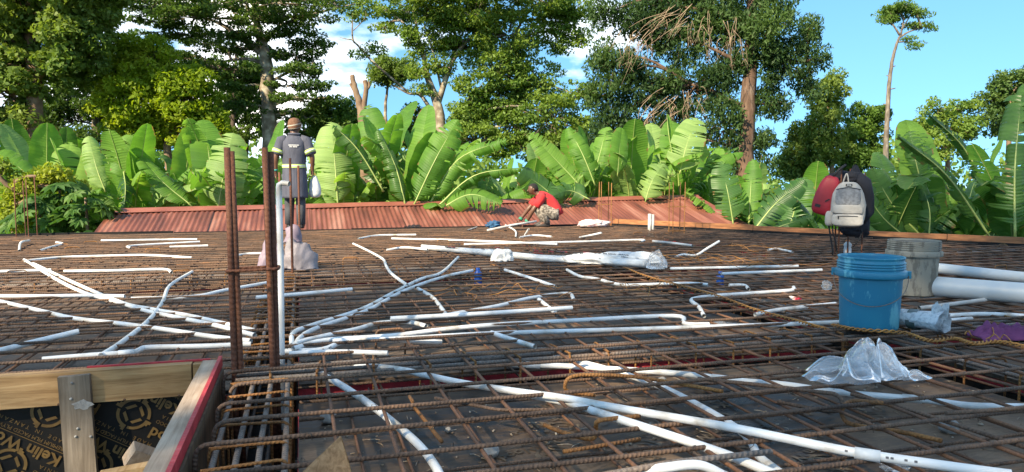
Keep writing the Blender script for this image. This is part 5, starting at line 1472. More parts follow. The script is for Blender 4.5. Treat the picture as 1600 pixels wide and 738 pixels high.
def leaf_geo(path, nrm, W, torn=0.0, fold=.25, droop=.25, seed=0, petiole=.10, ripple=.05):
    """banana blade along a midrib path; returns MB with slots blade, midrib"""
    r_ = random.Random(seed); mb = MB()
    n = len(path); path = [Vector(p) for p in path]
    tang, lat, nor = [], [], []
    for i in range(n):
        t = (path[min(i + 1, n - 1)] - path[max(i - 1, 0)]).normalized()
        l = t.cross(Vector(nrm)); l.normalize(); q = l.cross(t)
        tang.append(t); lat.append(l); nor.append(q)
    def width(s):
        s = (s - petiole) / (1 - petiole)
        if s <= 0: return 0.0
        return W * min(1, (s * 7) ** .6) * (1 - max(0, (s - .55) / .45) ** 2.2) ** .55 if s < 1 else 0.0
    NC = 4
    sub = 3; m = (n - 1) * sub
    def fr(s):
        f_ = s * (n - 1); i = min(int(f_), n - 2); a = f_ - i
        return path[i].lerp(path[i + 1], a), tang[i].lerp(tang[i + 1], a), lat[i].lerp(lat[i + 1], a), nor[i].lerp(nor[i + 1], a)
    for side in (-1, 1):
        i0 = int(petiole * m)
        while i0 < m:
            ln = m if torn <= 0 else max(1, int(r_.choice((1, 2, 2, 3, 4, 6, 9)) * (1.5 - torn)))
            i1 = min(m, i0 + ln)
            f0 = fold + (r_.uniform(-.7, .25) * torn); dr = droop + r_.uniform(0, .7) * torn; sw = .22 + r_.uniform(-.12, .12) * torn; shr = 1 - r_.uniform(0, .12) * torn
            o = len(mb.v); cnt = i1 - i0 + 1
            for i in range(i0, i1 + 1):
                s = i / m; p, t, l, q = fr(s); w = width(s) * shr
                gap = 0.0
                if torn > 0 and ln < m: gap = (.012 if i == i0 else (-.012 if i == i1 else 0))
                for c in range(NC + 1):
                    k = c / NC
                    ang = f0 - dr * k * 1.3
                    rp = ripple * w * k * math.sin(s * 31 + seed + side) * .8
                    pos = p + l * side * w * k * math.cos(ang) + q * (w * k * math.sin(ang) + rp) + t * (w * k * sw + gap * k * 2)
                    mb.v.append(tuple(pos))
            for a in range(cnt - 1):
                for c in range(NC):
                    b0 = o + a * (NC + 1) + c; b1 = b0 + NC + 1
                    fc = [b0, b0 + 1, b1 + 1, b1]
                    if side < 0: fc = fc[::-1]
                    s0, s1 = (i0 + a) / m, (i0 + a + 1) / m
                    uvq = [(s0, c / NC), (s0, (c + 1) / NC), (s1, (c + 1) / NC), (s1, c / NC)]
                    mb.uv[len(mb.f)] = uvq[::-1] if side < 0 else uvq
                    mb.f.append(fc); mb.m.append(0)
            i0 = i1
    L_ = sum((path[i + 1] - path[i]).length for i in range(n - 1))
    mb.tube([p - nor[i] * .006 for i, p in enumerate(path)], [max(.003, .020 * (1 - .85 * (i / (n - 1)))) * min(1, L_ / 1.5) for i in range(n)], 5, mi=1)
    return mb

def kink_path(L_, th0, n=13, at_=.62, th1=2.3):  # a blade whose tip has snapped over
    p = Vector((0, 0, 0)); out = [p.copy()]
    for i in range(n):
        t = i / n; th = th0 + (.25 * t if t < at_ else .25 * at_ + (th1 - th0) * min(1, (t - at_) / .14))
        p = p + Vector((math.sin(th), 0, math.cos(th))) * L_ / n; out.append(p.copy())
    return out
def arc_path(L_, th0, th1, n=13):       # leaves the stem at th0 from upright, bends over to th1; grows along +x
    p = Vector((0, 0, 0)); out = [p.copy()]
    for i in range(n):
        t = i / n; th = th0 + (th1 - th0) * t ** 1.5
        p = p + Vector((math.sin(th), 0, math.cos(th))) * L_ / n; out.append(p.copy())
    return out
variants = []
vr = random.Random(21)
for k in range(16):
    th0 = R(vr.uniform(4, 26)); kind = k % 4
    th1 = R({0: vr.uniform(15, 40), 1: vr.uniform(60, 95), 2: vr.uniform(95, 135), 3: vr.uniform(35, 70)}[kind])
    torn = {0: .12, 1: .75, 2: 1.0, 3: .6}[kind] * vr.uniform(.6, 1.15) if k % 6 else 0
    Lf = vr.uniform(1.9, 2.4)
    mb = leaf_geo(arc_path(Lf, th0, th1), (-1, 0, .05), vr.uniform(.28, .36), torn, vr.uniform(.15, .45), {0: .2, 1: .45, 2: .6, 3: .4}[kind], k * 3 + 1)
    variants.append((kind, mb))
for k in range(5):
    variants.append((4, leaf_geo(kink_path(vr.uniform(1.8, 2.3), R(vr.uniform(4, 22)), at_=vr.uniform(.45, .7), th1=vr.uniform(1.7, 2.7)), (-1, 0, .05), vr.uniform(.26, .34), .35 * (k % 2), vr.uniform(.1, .5), .35, 70 + k)))
def leaf_meshes(matname):
    out = []
    for kind, mb in variants:
        me = mb.mesh('leaf'); me.materials.append(M[matname]); me.materials.append(M['midrib']); out.append((kind, me))
    return out
LM = {k: leaf_meshes(k) for k in ('banana', 'banana_pale', 'banana_deep')}
stem_me = {}
def stem_mesh(h, r):
    key = (round(h, 1), round(r, 2))
    if key not in stem_me:
        mb = MB().tube([(0, 0, -.05), (.01, 0, h * .3), (0, .01, h * .7), (0, 0, h)], [r * 1.15, r, r * .8, r * .5], 10)
        me = mb.mesh('pseudostem'); me.materials.append(M['pseudostem']); stem_me[key] = me
    return stem_me[key]
br = random.Random(5)
plants = []
def banana(px, depth, top_y, label, nleaf=8, mats=('banana', 'banana', 'banana_pale'), group=None, scale=1.0, cam_bias=0):
    """a plant whose leaves reach about the height of picture row top_y"""
    b = atd(px, 300, depth); top = atd(px, top_y, depth).z
    loc = Vector((b.x, b.y, GZ)); total = top - GZ
    Ls = 2.0 * scale
    hs = max(.8, total - Ls * .92)
    t = thing('banana_plant', label, 'banana plant', loc, 0, group)
    new_obj('pseudostem', stem_mesh(hs, .11), (), t)
    a0 = br.uniform(0, 6.28)
    for k in range(nleaf):
        age = k / max(1, nleaf - 1)
        want = br.choice((0, 0, 4)) if age < .3 else (br.choice((3, 4)) if age < .5 else (1 if age < .75 else 2))
        cand = [me for kd, me in LM[br.choice(mats)] if kd == want]
        o = new_obj('leaf', br.choice(cand), (), t)
        o.location = (0, 0, hs - age * .35)
        o.rotation_euler = (br.uniform(-.1, .1), br.uniform(-.05, .2), a0 + k * 2.4 + br.uniform(-.3, .3))
        s_ = scale * br.uniform(.62, 1.12); o.scale = (s_, s_, s_)
    plants.append((px, depth, t, hs))
    return t
def hero(t, base, mid, tip, depth, W, torn=0, fold=.12, droop=.25, mat='banana', roll=0, dd=(0, 0, 0), seed=0, petiole=.06, pull=0):
    """one leaf of plant t whose midrib runs through three picture places"""
    P0, P1, P2 = atd(*base, depth + dd[0]), atd(*mid, depth + dd[1]), atd(*tip, depth + dd[2])
    path = smooth_path([P0, P1, P2], 7)
    view = (P1 - Vector((0, 0, CAM_H))).normalized()
    nr = Matrix.Rotation(R(roll), 3, (P2 - P0).normalized()) @ -view
    mb = leaf_geo(path, nr, W, torn, fold, droop, seed + int(base[0]), petiole)
    return new_obj('leaf', mb.mesh('leaf', True, t.location), (M[mat], M['midrib']), t)

GB = 'banana plants beyond the house roof'
S, Dp = 'sunlit banana plant ', 'shaded banana plant '
spec = [  # picture x, depth, top row, label, leaves
    (18, 15.0, 232, S + 'at the left frame edge behind the yellow shrub', 8), (70, 16.5, 210, S + 'behind the yellow shrub with folded leaves', 8), (128, 15.5, 215, S + 'with pale folded leaves left of the roof corner', 9),
    (165, 17, 215, S + 'just left of the broad upright leaf by the roof corner', 8), (206, 15.2, 208, S + 'with a dark hanging leaf at the left roof corner', 7), (255, 16.5, 222, S + 'with crowded leaves above the left part of the roof', 9),
    (300, 17.5, 225, S + 'behind the tall upright leaf on the left', 8), (332, 15.2, 190, S + 'with a tall upright rounded leaf left of the starter bars', 6), (358, 14.8, 212, S + 'with a big pale leaf behind the starter bars', 5),
    (405, 16.2, 205, S + 'between the starter bars and the standing worker', 9), (455, 17.2, 232, S + 'directly behind the standing worker', 8), (503, 15.5, 225, S + 'just right of the standing worker', 7),
    (535, 15.0, 188, S + 'with a broad pale leaf right of the carrier bag', 6), (590, 15.6, 166, S + 'with the tallest leaf under the cut trunk', 8), (640, 15.0, 190, S + 'with a long slanting leaf above the middle of the roof', 6),
    (668, 16.5, 215, S + 'with arching torn leaves above the middle of the roof', 9), (735, 15.5, 235, S + 'with low torn leaves left of the crouching worker', 8), (775, 17.5, 240, S + 'behind the low torn leaves', 8),
    (820, 16.5, 240, S + 'behind the crouching worker', 9), (862, 18, 225, S + 'further back behind the crouching worker', 8), (912, 16.5, 195, S + 'with crossed leaves right of the crouching worker', 8),
    (945, 18, 200, S + 'behind the far corner starter bars', 9), (985, 16.5, 200, S + 'right of the far corner starter bars', 9), (1035, 18, 185, S + 'left of the broad bright leaf', 9),
    (1062, 16.8, 185, S + 'with a broad bright leaf above the roof end', 7), (1100, 18.5, 205, S + 'behind the roof end', 8), (1128, 17.5, 240, S + 'over the right roof end under the brown trunk', 7),
]
for px, d, ty, lb_, nl in spec: banana(px, d, ty + 14, lb_, nl + 2, group=GB)
back = [(40, 19.5, 205, 'darker banana plant behind the yellow shrub at the far left'), (105, 20, 178, 'tall dark banana plant standing back on the left'), (235, 19.5, 222, 'banana plant in the second row left of the tall upright leaf'), (280, 19, 215, 'banana plant in the second row beside the tall upright leaf'), (390, 19.5, 222, 'banana plant in the second row behind the starter bars'), (480, 19, 235, 'banana plant in the second row right of the standing worker'), (560, 19.5, 205, 'banana plant in the second row below the cut trunk'), (620, 19, 205, 'banana plant in the second row right of the tallest leaf'), (700, 19.5, 212, 'banana plant in the second row under the big pale-limbed tree'), (760, 20, 235, 'banana plant in the second row above the low torn leaves'), (800, 19.5, 238, 'banana plant in the second row left of the crouching worker'), (890, 20, 215, 'banana plant in the second row right behind the crouching worker'), (930, 20.5, 205, 'banana plant in the second row behind the far corner'), (1010, 20, 195, 'banana plant in the second row left of the broad bright leaf'), (1085, 20.5, 205, 'banana plant in the second row right of the broad bright leaf'), (1160, 20, 250, 'banana plant in the second row at the foot of the brown trunk'), (1205, 19, 262, 'banana plant in the second row right of the brown trunk'), (1245, 18, 275, 'low banana plant left of the hanging bags')]
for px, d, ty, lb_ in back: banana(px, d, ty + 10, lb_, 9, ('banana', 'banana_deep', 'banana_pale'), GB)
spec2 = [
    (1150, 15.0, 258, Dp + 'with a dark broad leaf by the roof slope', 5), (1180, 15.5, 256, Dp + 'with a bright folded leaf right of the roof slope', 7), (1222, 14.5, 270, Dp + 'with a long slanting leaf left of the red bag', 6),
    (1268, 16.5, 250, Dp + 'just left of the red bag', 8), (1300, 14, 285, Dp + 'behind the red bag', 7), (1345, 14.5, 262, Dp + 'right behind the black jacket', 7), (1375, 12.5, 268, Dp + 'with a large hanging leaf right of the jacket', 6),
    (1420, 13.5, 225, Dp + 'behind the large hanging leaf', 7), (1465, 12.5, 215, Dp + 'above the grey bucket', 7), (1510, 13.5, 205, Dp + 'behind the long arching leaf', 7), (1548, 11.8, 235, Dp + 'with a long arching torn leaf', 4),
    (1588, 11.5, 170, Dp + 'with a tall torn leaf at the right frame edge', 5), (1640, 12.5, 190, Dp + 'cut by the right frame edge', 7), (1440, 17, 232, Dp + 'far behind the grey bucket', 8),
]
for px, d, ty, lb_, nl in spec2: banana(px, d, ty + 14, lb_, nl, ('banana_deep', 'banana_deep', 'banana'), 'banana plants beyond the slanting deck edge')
bp_at = lambda px: min(plants, key=lambda q: abs(q[0] - px))[2]
hero(bp_at(332), (334, 322), (328, 255), (318, 187), 14.6, .34, 0, .10, .15, 'banana', 8, (0, 0, .3), 1)
hero(bp_at(358), (340, 330), (350, 270), (364, 207), 14.2, .42, .25, .05, .22, 'banana_pale', -10, (0, 0, .4), 2)
hero(bp_at(206), (193, 300), (197, 250), (212, 209), 14.8, .30, .2, .12, .3, 'banana', 0, (0, 0, .3), 3)
hero(bp_at(206), (193, 268), (196, 292), (194, 330), 14.3, .42, .8, -.25, .5, 'banana_deep', 0, (.3, -.1, -.3), 4, .02)
hero(bp_at(255), (300, 322), (255, 285), (218, 243), 14.6, .24, .1, .5, .5, 'banana', 40, (0, 0, .2), 5)
hero(bp_at(128), (165, 300), (150, 260), (138, 212), 14.8, .26, .2, .1, .4, 'banana_pale', 0, (0, 0, .2), 6)
hero(bp_at(70), (60, 290), (30, 262), (0, 235), 14.0, .26, .1, .2, .4, 'banana', 20, (0, 0, 0), 7)
hero(bp_at(70), (88, 300), (98, 255), (112, 222), 15.4, .28, .1, .2, .3, 'banana', -20, (0, 0, .3), 8)
hero(bp_at(405), (470, 330), (420, 285), (378, 255), 15, .26, .5, .2, .4, 'banana', 30, (0, 0, 0), 9)
hero(bp_at(535), (528, 322), (524, 262), (517, 190), 14.4, .42, .3, .05, .2, 'banana_pale', 5, (0, 0, .3), 10)
hero(bp_at(535), (600, 300), (560, 235), (520, 195), 14.2, .34, .8, -.2, .55, 'banana_deep', 20, (0, -.2, -.3), 11)
hero(bp_at(590), (598, 300), (584, 230), (576, 163), 15.2, .34, .1, .15, .2, 'banana', -12, (0, 0, .3), 12)
hero(bp_at(590), (634, 322), (618, 260), (590, 200), 14.2, .26, .6, .35, .8, 'banana_deep', 40, (0, 0, 0), 13)
hero(bp_at(640), (646, 322), (680, 250), (716, 186), 14.2, .34, .35, .12, .3, 'banana', -8, (0, 0, .2), 14)
hero(bp_at(668), (668, 324), (715, 250), (792, 218), 14.4, .26, .65, .2, .5, 'banana', -35, (0, 0, -.3), 15)
hero(bp_at(668), (680, 326), (740, 275), (815, 262), 14.2, .24, .8, .1, .6, 'banana', -35, (0, 0, -.3), 16)
hero(bp_at(735), (690, 325), (735, 304), (785, 318), 13.9, .26, .15, .1, .45, 'banana', -30, (0, 0, -.2), 17)
hero(bp_at(820), (915, 300), (880, 262), (828, 208), 15.4, .26, .1, .4, .4, 'banana', 25, (0, 0, 0), 18)
hero(bp_at(820), (882, 322), (845, 290), (812, 268), 14.8, .30, .1, .1, .45, 'banana_deep', 20, (0, 0, -.2), 19)
hero(bp_at(820), (922, 312), (890, 298), (860, 308), 14.6, .28, .3, .1, .5, 'banana_deep', 15, (0, 0, -.3), 20)
hero(bp_at(912), (930, 290), (912, 245), (888, 198), 15.6, .26, .4, .2, .35, 'banana', 12, (0, 0, .2), 21)
hero(bp_at(912), (928, 275), (940, 230), (948, 198), 15.8, .22, .1, .3, .3, 'banana', -25, (0, 0, .2), 22)
hero(bp_at(985), (965, 275), (968, 235), (972, 200), 15.4, .22, 0, .3, .3, 'banana', 30, (0, 0, .2), 23)
hero(bp_at(1062), (1062, 272), (1072, 230), (1088, 184), 15.8, .37, .1, .1, .15, 'banana_pale', -5, (0, 0, .3), 24)
hero(bp_at(1035), (1008, 316), (1018, 285), (1038, 255), 15.2, .34, .3, .05, .3, 'banana_pale', -10, (0, 0, .2), 25)
hero(bp_at(1035), (1055, 260), (1046, 215), (1042, 178), 16.2, .12, 0, .8, .2, 'banana', 60, (0, 0, .1), 26)
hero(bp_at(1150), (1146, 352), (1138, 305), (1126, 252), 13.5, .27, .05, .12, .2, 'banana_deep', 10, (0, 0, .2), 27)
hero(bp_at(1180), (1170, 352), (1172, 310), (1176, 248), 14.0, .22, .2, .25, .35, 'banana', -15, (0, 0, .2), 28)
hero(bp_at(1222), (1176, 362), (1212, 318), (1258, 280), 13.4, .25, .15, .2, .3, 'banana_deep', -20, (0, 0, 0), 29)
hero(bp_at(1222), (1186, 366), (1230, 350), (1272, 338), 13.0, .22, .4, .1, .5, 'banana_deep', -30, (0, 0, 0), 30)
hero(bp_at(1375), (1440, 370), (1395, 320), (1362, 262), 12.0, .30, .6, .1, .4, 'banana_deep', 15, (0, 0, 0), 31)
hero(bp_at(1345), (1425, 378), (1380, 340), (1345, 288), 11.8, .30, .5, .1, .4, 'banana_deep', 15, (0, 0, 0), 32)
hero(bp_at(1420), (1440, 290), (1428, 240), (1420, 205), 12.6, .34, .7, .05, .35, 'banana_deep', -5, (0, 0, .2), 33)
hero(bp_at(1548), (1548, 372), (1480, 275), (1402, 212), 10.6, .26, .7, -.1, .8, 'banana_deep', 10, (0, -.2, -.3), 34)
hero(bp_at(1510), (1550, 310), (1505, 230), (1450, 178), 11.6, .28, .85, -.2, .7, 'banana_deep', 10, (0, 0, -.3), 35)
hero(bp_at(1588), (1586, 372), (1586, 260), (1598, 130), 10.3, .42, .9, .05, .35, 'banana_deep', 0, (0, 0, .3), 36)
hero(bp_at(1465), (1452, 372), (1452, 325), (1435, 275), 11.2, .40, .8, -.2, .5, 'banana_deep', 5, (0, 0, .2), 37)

# ------------------------------------------------------------------ trees
def leaf_cloud(centers, radii, counts, size, rs, up=.5, droop=0.0, long=2.0):
    """small folded leaves spread through ellipsoid clumps; returns verts, faces"""
    V = []; tot = int(sum(counts))
    c = np.repeat(np.asarray(centers), counts, axis=0); r = np.repeat(np.asarray(radii), counts, axis=0)
    d = rs.normal(size=(tot, 3)); d /= np.linalg.norm(d, axis=1, keepdims=True)
    rad = rs.uniform(.25, 1, (tot, 1)) ** .5
    p = c + d * r * rad
    ax = rs.normal(size=(tot, 3)); ax[:, 2] -= droop; ax /= np.linalg.norm(ax, axis=1, keepdims=True)
    nr = rs.normal(size=(tot, 3)) * (1 - up) + d * .35; nr[:, 2] += up * 1.6
    s = np.cross(ax, nr); s /= (np.linalg.norm(s, axis=1, keepdims=True) + 1e-6)
    nn = np.cross(s, ax)
    sz = size * rs.uniform(.6, 1.25, (tot, 1))
    a = p - ax * sz * .5; b = p + ax * sz * .5
    m1 = p + s * sz * .5 / long + nn * sz * .08; m2 = p - s * sz * .5 / long + nn * sz * .08
    v = np.stack([a, m1, b, m2], axis=1).reshape(-1, 3)
    f = np.arange(tot * 4).reshape(-1, 4)
    return v, f

def tree(name, label, depth, trunk, clusters, leafm, barkm, seed, limbs=(), n_leaf=14000, size=.16, up=.5, flat=.75, droop=0.0, clump=.45, cat='tree', group=None, sub=14, twig=True, long=2.0, fill=1.0, bare=False):
    """trunk and limbs: lists of (picture x, y, radius m[, extra depth]); clusters: (x, y, half width, half height[, extra depth]) in picture units"""
    rs = np.random.RandomState(seed); rr = random.Random(seed)
    sc = depth / F_PX
    def P(q): return atd(q[0], q[1], depth + (q[3] if len(q) > 3 else 0))
    tp = [P(q) for q in trunk]; base = Vector((tp[0].x, tp[0].y, GZ))
    t = thing(name, label, cat, base, 0, group)
    wood = MB()
    path = smooth_path([Vector((base.x, base.y, GZ - .1))] + tp, 5)
    r0 = [trunk[0][2] * 1.25] + [q[2] for q in trunk]
    rad = [float(np.interp(i / (len(path) - 1) * (len(r0) - 1), range(len(r0)), r0)) for i in range(len(path))]
    tw_ = [p + Vector((mnoise.noise((seed, i * .7, 0)), mnoise.noise((seed, i * .7, 5)), 0)) * rad[i] * .35 for i, p in enumerate(path)]
    wood.tube(tw_, rad, 9)
    anchors = list(tw_[len(tw_) // 3:])
    lim = MB()
    for lb_ in limbs:
        if len(lb_) == 2:
            part('snag', MB().tube([P(q) for q in lb_], [q[2] for q in lb_], 6), barkm, t); continue
        lp = smooth_path([P(q) for q in lb_], 5); lr = [q[2] for q in lb_]
        lim.tube(lp, [float(np.interp(i / (len(lp) - 1) * (len(lr) - 1), range(len(lr)), lr)) for i in range(len(lp))], 7); anchors += lp
    cs_, ra_, cn = [], [], []
    tot_area = sum(c[2] * c[3] for c in clusters) or 1
    for c in clusters:
        C = atd(c[0], c[1], depth + (c[4] if len(c) > 4 else rr.uniform(-1, 1) * c[2] * sc * .5))
        rx, rz = c[2] * sc, c[3] * sc; ry = rx * .8
        ns = max(3, int(sub * len(clusters) * c[2] * c[3] / tot_area))
        a = min(anchors, key=lambda q: (q - C).length + .6 * max(0, q.z - C.z)) if anchors else C
        if twig and (a - C).length > .2:
            mid = a.lerp(C, .5) + Vector((rr.uniform(-.2, .2), rr.uniform(-.2, .2), .12 * (a - C).length))
            lim.tube(smooth_path([a, mid, C], 4), [.06, .055, .05, .045, .04, .035, .03, .028, .025], 5)
        for k in range(ns):
            d = Vector(rs.normal(size=3)).normalized() * rr.uniform(.35, 1) ** .6
            S_ = C + Vector((d.x * rx, d.y * ry, d.z * rz))
            cr_ = clump * rr.uniform(.6, 1.35)
            cs_.append(S_); ra_.append((cr_, cr_, cr_ * flat)); cn.append(1.0 * cr_ ** 2)
            if twig: lim.tube([C.lerp(S_, .15), C.lerp(S_, .6) + Vector((0, 0, .05)), S_ - Vector((0, 0, cr_ * .2))], [.022, .014, .006], 4)
    part('trunk', wood, barkm, t)
    if lim.v: part('limbs', lim, barkm, t)['kind'] = 'stuff'
    if cs_:
        cn = np.array(cn); counts = np.maximum(6, (cn / cn.sum() * n_leaf)).astype(int)
        v, f = leaf_cloud([tuple(c) for c in cs_], ra_, counts, size, rs, up, droop, long)
        v = v - np.array(base)
        o = new_obj('crown', np_mesh('crown', v, f), leafm, t)
    return t
def foliage(name, c0, c1, c2, tf=.38, trans=(1.8, 1.8, .9), scale=.6):
    return leaf_shader(name, [(.28, c0), (.5, c1), (.74, c2)], trans, scale, .55, False, tf, .25)
M['fol_olive'] = foliage('olive_foliage', (0.053, .100, .022), (0.103, .170, .035), (0.172, .235, .052))
M['fol_bright'] = foliage('yellow_green_foliage', (.11, .18, .014), (.20, .28, .022), (.33, .37, .035), .45)
M['fol_dark'] = foliage('dark_foliage', (0.045, .095, .020), (0.083, .148, .030), (0.153, .22, .048), .36)
M['fol_mid'] = foliage('mid_green_foliage', (0.050, .108, .020), (0.096, .178, .032), (0.172, .255, .050))
M['fol_blue'] = foliage('blue_green_foliage', (0.039, .082, .026), (0.078, .140, .036), (0.166, .235, .055), .36, scale=.55)
M['fol_yellow'] = foliage('yellow_shrub_leaves', (.085, .15, .018), (.17, .24, .028), (.36, .37, .045), .4)
M['fol_papaya'] = foliage('lobed_leaves', (.030, .085, .018), (.06, .14, .028), (.11, .20, .04), .35)
M['bark_pale'] = noisy('pale_lichen_bark', [(.3, (.085, .065, .042)), (.5, (.19, .15, .105)), (.68, (.40, .36, .28))], 4, .9, bump=.6, bscale=12, detail=8)
M['bark_grey'] = noisy('grey_bark', [(.3, (.07, .055, .042)), (.55, (.15, .125, .10)), (.75, (.27, .24, .20))], 5, .9, bump=.7, bscale=10, detail=8, stretch=(2, 2, .7))
M['bark_dark'] = noisy('dark_bark', [(.3, (.04, .028, .02)), (.7, (.10, .07, .05))], 4, .9, bump=.6, bscale=12)
M['bark_red'] = noisy('red_brown_bark', [(.3, (.055, .030, .018)), (.55, (.115, .066, .042)), (.75, (.19, .145, .11))], 3, .9, bump=.7, bscale=9, stretch=(3, 3, .6))
M['bark_brown'] = noisy('brown_bark', [(.3, (.11, .065, .04)), (.7, (.24, .16, .10))], 5, .9, bump=.6, bscale=14)
M['twig_dry'] = noisy('dry_twigs', [(.3, (.20, .13, .08)), (.7, (.38, .27, .18))], 8, .9)

tree('broadleaf_tree', 'large olive green tree at the top left corner', 22, [(40, 330, .25), (55, 180, .22), (48, 60, .17), (40, -40, .1)],
     [(40, 30, 90, 50), (120, 50, 55, 55), (55, 110, 75, 40), (15, 150, 50, 50), (150, 10, 50, 35), (80, -30, 110, 40), (10, 60, 50, 50), (105, 95, 45, 30), (165, -15, 40, 30), (20, 200, 45, 30)], M['fol_olive'], M['bark_brown'], 11,
     limbs=[[(52, 130, .10), (100, 80, .07), (140, 40, .04)], [(50, 100, .09), (20, 60, .05), (0, 20, .03)]], n_leaf=34000, size=.19, clump=.37, sub=27, long=1.6)
tree('broadleaf_tree', 'hazy olive tree behind the yellow-green one on the left', 29, [(150, 330, .12), (148, 200, .10), (145, 130, .06)],
     [(120, 190, 60, 45), (45, 205, 55, 35), (165, 150, 45, 40), (90, 155, 50, 35), (150, 230, 60, 25), (185, 120, 35, 30), (15, 240, 40, 30)], M['fol_olive'], M['bark_pale'], 12, n_leaf=26000, size=.16, clump=.42, sub=20, limbs=[[(150, 230, .09), (158, 170, .06), (160, 130, .04)]])
tree('broadleaf_tree', 'bright yellow-green leafy tree left of the standing worker', 23.5, [(270, 330, .14), (262, 240, .12), (258, 150, .08)],
     [(240, 105, 55, 40), (292, 150, 48, 50), (205, 160, 55, 55), (250, 190, 75, 40), (322, 175, 24, 36), (215, 80, 40, 28), (180, 120, 35, 40), (290, 205, 50, 28), (205, 215, 50, 25), (335, 205, 20, 20), (265, 130, 40, 40)], M['fol_bright'], M['bark_brown'], 13, n_leaf=38000, size=.16, clump=.36, sub=24, long=2.0)
tree('layered_tree', 'tall tree with a lichen-spotted trunk and flat layered branches behind the standing worker', 26, [(426, 330, .30), (422, 220, .27), (418, 140, .25), (414, 85, .21), (402, 40, .13), (395, -40, .09)],
     [(330, 28, 100, 9), (300, 55, 85, 9), (362, 76, 70, 8), (288, 92, 60, 8), (345, 108, 62, 9), (462, 88, 48, 9), (472, 112, 40, 10), (482, 155, 55, 7), (455, 28, 70, 9), (390, 52, 50, 8), (430, 4, 120, 8), (525, 3, 45, 5), (360, 138, 50, 8), (455, 176, 45, 8), (300, 8, 90, 8), (250, 35, 50, 8), (240, 10, 50, 10), (445, 135, 40, 8), (340, -15, 120, 10), (380, 168, 30, 10), (480, 185, 40, 7), (490, 70, 32, 8), (500, 135, 30, 8), (470, 50, 40, 8), (505, 165, 25, 7)],
     M['fol_dark'], M['bark_pale'], 14, limbs=[[(415, 86, .15), (380, 62, .10), (345, 38, .07), (310, 25, .04)], [(410, 70, .10), (440, 40, .06), (490, 22, .04), (555, 6, .02)], [(416, 100, .08), (380, 92, .05), (330, 100, .03)], [(404, 45, .09), (385, 5, .06), (378, -40, .04)], [(418, 130, .06), (455, 112, .04), (490, 105, .02)]], n_leaf=36000, size=.15, up=.62, flat=.36, clump=.34, sub=24)
tree('slender_tree', 'slim dark-trunked tree left of the lichen-spotted trunk', 30, [(372, 330, .13), (364, 240, .11), (366, 150, .09), (370, 70, .05)],
     [(368, 110, 35, 25), (360, 155, 40, 20), (340, 190, 30, 20), (372, 200, 25, 18)], M['fol_dark'], M['bark_dark'], 15, n_leaf=7000, size=.18, clump=.42, sub=12)
tree('slender_tree', 'slim dark tree just behind the lichen-spotted trunk', 31, [(383, 330, .10), (385, 230, .09), (392, 150, .07), (394, 90, .04)],
     [(395, 150, 35, 22), (402, 190, 25, 20), (390, 110, 30, 15), (470, 205, 35, 15), (345, 220, 30, 20)], M['fol_dark'], M['bark_dark'], 16, n_leaf=7000, size=.18, clump=.42, sub=12)
tree('cut_trunk', 'bare brown trunk cut off above a fork in the middle left', 19, [(572, 330, .15), (569, 230, .13), (566, 185, .12), (561, 160, .09), (553, 132, .07), (550, 118, .06)], [], M['fol_dark'], M['bark_brown'], 17,
     limbs=[[(566, 182, .09), (570, 155, .07), (572, 138, .065), (570, 126, .06)], [(558, 150, .05), (551, 138, .035), (547, 131, .03)], [(571, 142, .05), (577, 135, .035), (576, 128, .03)]])
tree('large_spreading_tree', 'big tree with pale forking limbs in the middle of the picture', 28, [(705, 330, .27), (698, 250, .24), (690, 205, .21), (684, 165, .18), (668, 120, .12), (662, 80, .08)],
     [(740, 25, 62, 32), (795, 55, 55, 40), (720, 75, 40, 26), (772, 115, 60, 40), (832, 130, 52, 42), (868, 40, 36, 42), (862, 190, 50, 45), (800, 195, 62, 45), (745, 225, 50, 35), (880, 225, 35, 35), (640, 15, 42, 18), (595, 18, 36, 9), (576, 82, 20, 9), (556, 28, 12, 8), (690, 15, 50, 26), (655, 112, 22, 10), (830, -5, 70, 30), (700, -25, 140, 25), (830, 235, 50, 30), (775, 165, 50, 35), (900, 12, 30, 20), (640, 55, 25, 14), (735, 150, 35, 30), (560, 8, 25, 8), (900, 60, 22, 12), (690, 105, 26, 20), (650, 75, 22, 16), (722, 190, 28, 24), (705, 45, 40, 26), (905, 150, 24, 26), (905, 200, 22, 24), (740, 180, 32, 26), (668, 145, 20, 10), (600, 45, 22, 8)],
     M['fol_mid'], M['bark_pale'], 18, limbs=[[(690, 205, 0.109), (660, 152, 0.068), (638, 146, 0.048), (612, 132, 0.027)], [(684, 162, 0.129), (706, 98, 0.095), (732, 62, 0.068), (760, 40, 0.041)], [(668, 118, 0.082), (652, 50, 0.061), (646, 0, 0.041)], [(663, 78, 0.061), (632, 38, 0.041), (600, 12, 0.020)], [(640, 146, 0.041), (586, 100, 0.048), (560, 72, 0.041), (551, 60, 0.034), (551, 20, 0.020)], [(553, 63, 0.024), (540, 61, 0.020), (530, 58, 0.010)], [(552, 48, 0.020), (566, 34, 0.017), (572, 22, 0.014), (562, 5, 0.010)], [(700, 240, 0.095), (790, 90, 0.068), (812, 40, 0.048), (832, 10, 0.034)], [(690, 140, 0.054), (676, 80, 0.041), (660, 30, 0.027)]],
     n_leaf=84000, size=.155, up=.55, flat=.5, clump=.38, sub=28)
tree('small_round_tree', 'small tree with a thin pale trunk and rounded crown before the white cloud', 32, [(601, 330, .10), (604, 220, .08), (602, 170, .07), (606, 135, .05)], [(615, 110, 36, 14), (600, 122, 24, 10), (632, 118, 24, 12), (612, 98, 22, 8)], M['fol_olive'], M['bark_pale'], 19, n_leaf=7000, size=.16, clump=.40, sub=16)
